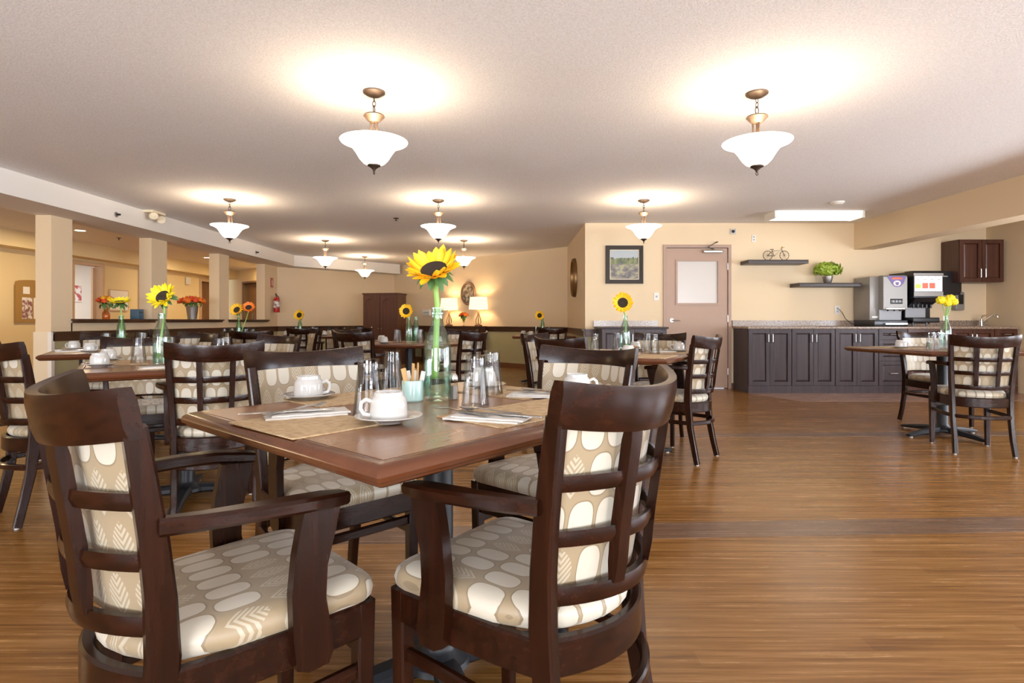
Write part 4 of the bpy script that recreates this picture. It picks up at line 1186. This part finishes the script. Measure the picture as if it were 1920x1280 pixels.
# juice dispenser
CT = .9185
t = empty('juice_dispenser', (5.03, 7.98, CT)); tag(t, 'steel juice dispenser with a purple triangle decal on the counter', 'dispenser')
MB().box(-.005, .46, -.09, .38, 0, .09, None, .004).build('base', 'black_pl', t)
MB().box(0, .45, .02, .38, .09, .70, None, .004).build('cabinet', 'silver_body', t)
MB().prism([(-.085, .245), (.02, .22), (.02, .71), (-.07, .71), (-.085, .69)], .125, .455, 'YZ').build('front_housing', 'silver_body', t, False)
MB().box(.11, .41, -.02, .02, .09, .235).build('splash_panel', 'ltgrey', t, False)
MB().box(.22, .39, -.09, -.083, .315, .385, None, .002).build('control_panel', 'black_pl', t)
mb = MB()
for k in range(3): mb.box(.245 + .045 * k, .27 + .045 * k, -.094, -.089, .335, .365)
mb.build('buttons', 'ltgrey', t, False)
MB().box(.15, .42, -.10, -.02, .235, .262, None, .006).build('spout_tray', 'chrome', t)
for x in (.2, .29, .37): MB().lathe([(.001, 0), (.009, 0), (.012, .02), (.001, .02)], 8, (x, -.06, .213)).build('nozzle', 'black_pl', t)
dc = MB().prism([(.17, .70), (.44, .70), (.40, .60), (.355, .555), (.305, .545), (.27, .56), (.235, .61)], -.091, -.086, 'XZ').build('decal', 'purple', t, False)
MB().lathe([(.001, .0), (.052, .0), (.052, .003), (.001, .003)], 24, (0, 0, 0), Matrix.Translation((.31, -.0905, .60)) @ Matrix.Rotation(PI / 2, 4, 'X'), sy=.75).build('decal_swirl', 'paper', dc)
MB().prism([(.285, .615), (.335, .615), (.33, .585), (.31, .57), (.29, .585)], -.0955, -.0930, 'XZ').build('decal_cup', 'purple', dc, False)
MB().box(.235, .385, -.094, -.0905, .655, .682, None, .001).build('decal_label', 'orange', dc)
MB().box(.03, .12, .015, .021, .12, .145).build('rating_plate', 'whitepl', t, False)
MB().box(.13, .43, -.13, -.09, .03, .045).build('drip_grille', 'chrome', t, False)
# soda dispenser
t = empty('soda_dispenser', (5.53, 7.95, CT)); tag(t, 'black soda dispenser with a lit fruit-drink menu on the counter', 'dispenser')
MB().box(0, .36, .06, .40, .04, .76, None, .005).build('cabinet', 'black_pl', t)
MB().prism([(-.12, .40), (.06, .34), (.06, .77), (-.09, .77), (-.12, .74)], .0, .40, 'YZ').build('head', 'black_pl', t, False)
MB().box(-.004, .404, -.125, -.118, .70, .735).build('top_band', 'silver_body', t, False)
MB().box(0, .40, -.128, -.118, .42, .48).build('lower_band', 'silver_body', t, False)
for k in range(4):
    x0 = .008 + .0965 * k
    o = MB().box(x0, x0 + .088, -.130, -.118, .485, .695).build('menu_panel', 'screen', t, False)
    if k < 3: MB().box(x0 + .006, x0 + .082, -.133, -.1302, .525, .585 + .015 * (k > 0)).build('fruit_picture', 'screen_g' if k == 0 else 'screen_r', o, False)
    MB().box(x0 + .02, x0 + .06, -.133, -.1302, .645, .652).build('menu_text', 'pewter', o, False)
MB().prism([(.0, .30), (-.08, .34), (-.12, .40), (.06, .40), (.06, .26)], .02, .34, 'YZ').build('valve_housing', 'black_pl', t, False)
for k in range(5): MB().lathe([(.001, 0), (.012, 0), (.016, .05), (.001, .05)], 8, (.06 + .06 * k, -.03, .255)).build('nozzle', 'black_pl', t)
MB().box(.0, .28, .045, .062, .12, .265).build('splash_panel', 'ltgrey', t, False)
MB().box(-.01, .36, -.12, .06, .055, .125, None, .006).build('drip_tray', 'black_pl', t)
for x in (.03, .22): MB().tube([(x, -.06, 0), (x, -.06, .06)], .014, 8).build('leg', 'black_pl', t)
# paper towel dispenser on wall
t = empty('towel_dispenser', (6.13, 8.395, 1.37)); tag(t, 'smoky black paper towel dispenser on the wall', 'dispenser')
MB().prism([(0, 0), (.30, 0), (.33, .05), (.33, .25), (.28, .32), (.20, .34), (0, .34)], -.22, 0, 'XZ').build('cover', 'black_pl', t, False)
MB().box(.0, .31, -.225, -.12, .0, .04).build('mouth', 'black', t, False)
MB().box(.05, .13, -.2235, -.22, .26, .275).build('badge', 'ltgrey', t, False)
# soap dispenser
t = empty('soap_dispenser', (6.48, 8.395, 1.15)); tag(t, 'wall soap dispenser with dark window behind the yellow pompoms', 'dispenser')
MB().box(0, .13, -.10, 0, 0, .27, None, .015).build('body', 'silver_body', t)
MB().box(.03, .10, -.104, -.098, .09, .23).build('window', 'black_pl', t, False)
# tap
t = empty('sink_tap', (6.78, 8.22, CT)); tag(t, 'chrome lever tap on the granite worktop', 'tap')
MB().lathe([(.001, 0), (.03, 0), (.03, .01), (.022, .02), (.022, .09), (.018, .11), (.001, .115)], 16).box(-.09, .09, -.03, .03, 0, .008).build('body', 'chrome', t)
MB().tube([(0, 0, .04), (.05, -.03, .10), (.12, -.06, .165), (.16, -.08, .16), (.165, -.085, .13)], .011, 8).build('spout', 'chrome', t)
MB().tube([(0, 0, .11), (.0, -.02, .15), (.05, -.03, .165)], .008, 8).build('lever', 'chrome', t)
t = empty('sink', (6.78, 8.05, CT)); tag(t, 'steel sink rim set in the worktop below the tap', 'sink')
MB().box(-.22, .22, -.14, .12, 0, .004).build('rim', 'steel', t, False)
# outlets, switch, cord
def plate(x, z, w, h, lb, cat, bits=2, m='whitepl'):
    t = empty('outlet' if cat == 'outlet' else 'wall_plate', (x, 8.398, z)); tag(t, lb, cat)
    MB().box(-w / 2, w / 2, -.008, 0, -h / 2, h / 2, None, .002).build('plate', m, t)
    for k in range(bits):
        zc = (k - (bits - 1) / 2) * h * .4; MB().box(-w * .2, w * .2, -.011, -.007, zc - h * .12, zc + h * .12).build('socket', 'ltgrey', t, False)
plate(2.132, 1.355, .075, .12, 'ivory light switch beside the taupe door', 'switch', 1)
plate(3.567, 2.213, .055, .10, 'small white outlet above the taupe door corner', 'outlet')
plate(4.80, 1.16, .075, .12, 'outlet with black plug beside the juice machine', 'outlet')
t = empty('wall_sensor', (3.26, 8.398, 2.315)); tag(t, 'small square steel sensor high on the wall near the fluorescent light', 'sensor')
MB().box(-.04, .04, -.012, 0, -.04, .04).build('plate', 'pewter', t, False); MB().lathe([(.001, .03), (.02, .03), (.025, 0)], 12, (0, 0, 0), Matrix.Rotation(PI / 2, 4, 'X')).build('dome', 'black', t)
o = MB().tube([(4.80, 8.38, 1.17), (4.80, 8.35, 1.17), (4.84, 8.34, 1.12), (4.88, 8.33, 1.03), (4.95, 8.3, .96), (5.02, 8.2, .926)], .005, 6).build('power_cord', 'black_pl'); tag(o, 'thin black power cord from the outlet to the juice machine', 'cord')
o = MB().box(4.42, 4.62, 8.0, 8.2, CT, CT + .006, None, .002).build('serving_tray', 'railwood'); tag(o, 'flat dark tray on the worktop below the lime plant', 'tray')

# framed painting
def frame_rect(mb, x0, x1, z0, z1, w, y0, y1):
    mb.box(x0, x0 + w, y0, y1, z0, z1).box(x1 - w, x1, y0, y1, z0, z1).box(x0 + w, x1 - w, y0, y1, z0, z0 + w).box(x0 + w, x1 - w, y0, y1, z1 - w, z1); return mb
t = empty('framed_painting', (1.655, 8.395, 1.825)); tag(t, 'dark framed landscape painting of rocks and trees on the back wall', 'painting')
fr = frame_rect(MB(), -.275, .275, -.28, .28, .03, -.035, 0); frame_rect(fr, -.247, .247, -.252, .252, .032, -.026, 0)
fr.build('frame', 'frame_dark', t, False)
frame_rect(MB(), -.217, .217, -.222, .222, .012, -.020, 0).build('liner', 'trimivory', t, False)
MB().box(-.206, .206, -.012, -.004, -.211, .211).build('canvas', 'painting', t, False)

# oval mirror on the side wall (faces -X)
def oval(name, xf, rx, rz, w, mframe, mface, label, cat, d=.045, clock=False):
    t = empty(name); t.matrix_world = xf; tag(t, label, cat)
    def ring(k, y): return [((rx - k) * math.cos(a), y, (rz - k) * math.sin(a)) for a in [2 * PI * i / 40 for i in range(40)]]
    MB().loft([ring(0, 0), ring(0, -d * .5), ring(w * .3, -d), ring(w * .6, -d * .8), ring(w * .85, -d * .9), ring(w, -d * .35), ring(w, 0)], False).build('frame', mframe, t)
    MB().loft([ring(w * .9, -.004), ring(w * .9, -.010)], True).build('face', mface, t)
    return t
oval('oval_mirror', Matrix.Translation((1.075, 9.68, 1.73)) @ rotz(-PI / 2), .27, .33, .06, 'gold', 'mirror', 'oval gilt mirror seen edge-on on the side wall', 'mirror', .06)
# far right wall direction
FD = (Vector((1.08, 11.08, 0)) - Vector((-3.10, 14.98, 0))).normalized(); FN = Vector((-FD.y * -1, 0, 0))
FA = math.atan2(FD.y, FD.x)
def on_far(s, off, z):
    """s = metres along the far right wall from its corner with the side wall going left; off = distance out of it"""
    p = Vector((1.08, 11.08, 0)) - FD * s; n = Vector((FD.y, -FD.x, 0)); 
    if n.y > 0: n = -n
    p = p + n * off; return (p.x, p.y, z)
def far_s(px, off=0.0):
    # distance along the wall (from the side wall corner) for a bearing from the room's centre line
    q = on_far(0, off, 0)
    k = (px - 960) / 1066.7; p = Vector((q[0], q[1])); d = -Vector((FD.x, FD.y))
    return (k * p.y - p.x) / (d.x - k * d.y)
oc = on_far(far_s(879), .01, 1.62)
oval('oval_plaque', Matrix.Translation(oc) @ rotz(FA), .245, .27, .055, 'bronzeframe', 'clockface', 'oval bronze wall clock between the two lit lamps', 'clock', .04)
# console with two lamps
s0, s1 = far_s(917), far_s(797)
xc = Matrix.Translation(on_far(0, 0, 0)) @ rotz(FA + PI)   # local x along the wall, local y out of it is negative of normal
n_loc = (xc.inverted().to_3x3() @ (Vector(on_far(0, 1, 0)) - Vector(on_far(0, 0, 0)))).y
sg = 1 if n_loc > 0 else -1
t = empty('console_table'); t.matrix_world = xc; tag(t, 'long dark console table under the two lit lamps', 'table')
def ys(a, b): return (min(sg * a, sg * b), max(sg * a, sg * b))
y0, y1 = ys(.06, .42)
MB().box(s0, s1, y0, y1, .855, .88).build('top', 'railwood', t, False)
MB().box(s0 + .03, s1 - .03, *ys(.08, .40), .74, .855).build('apron', 'railwood', t, False)
for sx in (s0 + .05, s1 - .05):
    for off in (.10, .38): MB().box(sx - .025, sx + .025, *ys(off - .025, off + .025), 0, .74).build('leg', 'railwood', t, False)
for px, lb in ((842, 'lit console lamp on the wardrobe side of the oval clock'), (897, 'lit console lamp on the mirror side of the oval clock')):
    p = on_far(far_s(px, .20), .20, .88)
    t = empty('table_lamp', p, FA); tag(t, lb, 'lamp', 'lamps on the console table')
    MB().box(-.07, .07, -.055, .055, 0, .03, None, .006).build('base', 'bronzeframe', t)
    mb = MB()
    for a in range(4):
        c, s = math.cos(a * PI / 2 + .78), math.sin(a * PI / 2 + .78)
        mb.tube([(.03 * c, .03 * s, .03), (.055 * c, .055 * s, .08), (.05 * c, .05 * s, .14), (.02 * c, .02 * s, .24), (.012 * c, .012 * s, .30)], .010, 6)
    mb.lathe([(.001, .03), (.03, .04), (.03, .05), (.001, .06)], 12).lathe([(.001, .29), (.02, .29), (.022, .33), (.01, .36), (.01, .40), (.001, .40)], 12)
    mb.build('stem', 'bronzeframe', t)
    sh = MB(); 
    def rr_(w, d, z): return [(-w, -d, z), (w, -d, z), (w, d, z), (-w, d, z)]
    sh.loft([rr_(.175, .125, .37), rr_(.155, .11, .64)], False).build('lamp_shade', 'shade', t, False)
    d = bpy.data.lights.new('table_lamp_bulb', 'POINT'); d.energy = 9; d.color = (1, .78, .5); d.shadow_soft_size = .03
    o = bpy.data.objects.new('table_lamp_bulb', d); COL.objects.link(o); o.location = (p[0], p[1], p[2] + .52)
def bouquet(name, loc, pot_r, pot_h, pot_m, prof, spread, hgt, cols, n, label, cat='flowers', rr=.03):
    t = empty(name, loc); tag(t, label, cat)
    MB().lathe([(r_ * pot_r, z_ * pot_h) for r_, z_ in prof], 20).build('vase', pot_m, t)
    st = MB(); lf = MB(); bl = {c: MB() for c in cols}
    for k in range(n):
        a = k * 2.4; q = math.sqrt((k + .5) / n); x, y = spread * q * math.cos(a), spread * q * math.sin(a)
        z = pot_h + hgt * (1 - .45 * q * q) ; st.tube([(0, 0, pot_h * .5), (x * .4, y * .4, pot_h), (x, y, z)], .003, 4)
        b = bl[cols[k % len(cols)]]; b.ball((x, y, z), rr, 8, 6, 1, 1, .8)
        for j in range(5):
            F = frame_from((x, y, z), (x, y, .06)); add_petal(b, rr * 1.3, rr * .5, .5, F @ rotz(j * 1.26 + k))
        F = frame_from((x * .8, y * .8, pot_h + hgt * .35), (x + .001, y, .05)); add_petal(lf, .07, .018, -.3, F @ rotz(k * 1.1))
    st.build('stems', 'stem', t); lf.build('leaves', 'leaf', t)
    for c, b in bl.items(): b.build('blooms', c, t)
    return t
p = on_far(far_s(869.5, .22), .22, .88)
bouquet('tulip_vase', p, .05, .16, 'glass', [(.001, 0), (.6, 0), (.15, .15), (.2, .3), (.8, .8), (1.0, 1.0)], .10, .13, ['petal_o', 'petal_r'], 13, 'orange tulips in a flared glass vase between the console lamps')
t = empty('thermostat_box'); t.matrix_world = Matrix.Translation(on_far(far_s(802), .005, 1.20)) @ rotz(FA); tag(t, 'white rectangular control box on the wall near the console lamps', 'box')
MB().box(-.14, .14, -.05, 0, -.07, .07, None, .008).build('body', 'whitepl', t); MB().box(-.10, .10, -.053, -.049, -.01, .01).build('vent', 'ltgrey', t, False)

# wardrobe
t = empty('wardrobe', (-2.98, 13.25, 0), R(-12)); tag(t, 'tall dark brown two-door wardrobe in the far corner', 'cabinet')
MB().box(-.42, .42, -.20, .30, .05, 1.60).box(-.44, .44, -.22, .31, 1.60, 1.635).box(-.42, .42, -.19, .30, 0, .05).build('body', 'wardrobe', t, False)
for a, b in ((-.415, -.004), (.004, .415)):
    dd = MB(); w = .06; dd.box(a, a + w, -.222, -.202, .07, 1.58).box(b - w, b, -.222, -.202, .07, 1.58)
    dd.box(a + w, b - w, -.222, -.202, .07, .16)
    n = 8; poly = [(a + w, 1.58)] + [(a + w + (b - a - 2 * w) * i / n, 1.44 + .07 * math.sin(PI * i / n)) for i in range(n + 1)] + [(b - w, 1.58)]
    dd.prism(poly, -.222, -.202, 'XZ'); dd.box(a + w, b - w, -.21, -.202, .16, 1.50)
    d = dd.build('door', 'wardrobe', t, False)
    hx = b - .03 if a < -.1 else a + .03
    MB().lathe([(.001, 0), (.014, .004), (.010, .02), (.001, .022)], 10, (0, 0, 0), Matrix.Translation((hx, -.222, .82)) @ Matrix.Rotation(PI / 2, 4, 'X')).build('knob', 'pewter', d)

# fire extinguisher + sign on left wall (facing +X)
t = empty('fire_extinguisher', (-5.14, 12.42, 1.18)); tag(t, 'red fire extinguisher hung on the wall beside the last ledge', 'extinguisher')
MB().lathe([(.001, 0), (.06, 0), (.065, .015), (.065, .27), (.045, .31), (.02, .33), (.02, .35), (.001, .35)], 20).build('cylinder', 'red', t)
MB().lathe([(.0662, .10), (.0662, .25)], 20).build('instruction_label', 'printed', t)
MB().tube([(0, 0, .34), (0, 0, .385)], .018, 8).sweep([(0, -.02, .385), (.02, -.09, .41)], .02, .01).sweep([(0, -.02, .365), (.02, -.08, .36)], .02, .01).build('valve', 'black', t)
MB().tube([(0, .02, .37), (.01, .08, .34), (.03, .085, .25), (.03, .08, .12)], .010, 8).build('hose', 'black', t)
t = empty('extinguisher_sign', (-5.235, 12.40, 1.83)); tag(t, 'small red and white sign above the extinguisher', 'sign')
MB().box(0, .006, -.06, .06, -.10, .10).build('panel', 'red', t, False); MB().box(.006, .008, -.018, .018, -.075, .05).lathe([(.001, .008), (.015, .008)], 10, (0, 0, 0), Matrix.Translation((0, 0, .065)) @ Matrix.Rotation(PI / 2, 4, 'Y')).build('pictogram', 'paper', t, False)
# bulletin board on the corridor wall
t = empty('bulletin_board', (-8.195, 9.7, 1.33)); tag(t, 'arched cork bulletin board with pinned notices in the corridor', 'board')
poly = [(-.34, -.36), (.34, -.36), (.34, .24)] + [(.34 * math.cos(a), .24 + .06 + .06 * math.sin(a)) for a in [PI * i / 8 for i in range(1, 8)]] + [(-.34, .24)]
MB().prism(poly, 0, .03, 'YZ').build('cork', 'cork', t, False)
for i, (y0, z0, w, h, m) in enumerate(((-.22, -.30, .20, .36, 'printed'), (.01, -.30, .24, .36, 'paper'), (-.20, .12, .13, .12, 'paper'), (.05, .12, .1, .10, 'ltgrey'))):
    MB().box(.03, .033, y0, y0 + w, z0, z0 + h).build('notice', m, t, False)
# framed sign in the office room
t = empty('framed_poster', (-11.04, 14.33, 1.70)); tag(t, 'red and white framed poster inside the bright doorway', 'poster')
MB().box(0, .02, -.26, .26, -.22, .22).build('frame', 'paper', t, False); MB().box(.02, .024, -.23, .23, -.19, .19).build('print', 'signprint', t, False)
t = empty('tissue_box', (-5.34, 8.10, 1.0225))
tag(t, 'small blue box on the first ledge beside the second pillar', 'box')
MB().box(-.06, .06, -.06, .06, .0, .14, None, .004).build('body', mat('blue_box_paint', (.06, .13, .20), .5), t)
MB().box(.058, .062, -.04, .04, .09, .10).build('slot', 'black_pl', t, False)
plate_t = empty('corridor_notice', (-8.192, 11.84, 1.42)); tag(plate_t, 'white framed notice on the corridor wall between doorways', 'notice')
MB().box(0, .02, -.28, .28, -.22, .22).build('frame', 'tanframe', plate_t, False); MB().box(.02, .022, -.26, .26, -.20, .20).build('sheet', 'paper', plate_t, False)
t = empty('wall_clock_box', (-8.19, 14.35, 2.0)); tag(t, 'small white alarm box high on the corridor wall', 'box')
MB().box(0, .05, -.08, .08, -.09, .09, None, .01).build('body', 'whitepl', t)

# things on the ledges
bouquet('amber_bouquet', (-5.33, 7.47, 1.0225), .045, .15, 'amber', [(.001, 0), (.9, 0), (1.0, .1), (1.0, .5), (.5, .75), (.55, 1.0)], .12, .13, ['petal_o', 'petal_r', 'petal'], 12, 'orange flowers in an amber bottle on the first ledge')
bouquet('pail_bouquet', (-5.33, 9.48, 1.0225), .095, .22, 'pewter', [(.001, 0), (.72, 0), (.75, .1), (1.0, .95), (1.04, 1.0), (.96, 1.0), (.7, .1)], .19, .13, ['petal_r', 'petal_o'], 26, 'red-orange flowers in a silver pail on the second ledge', rr=.04)
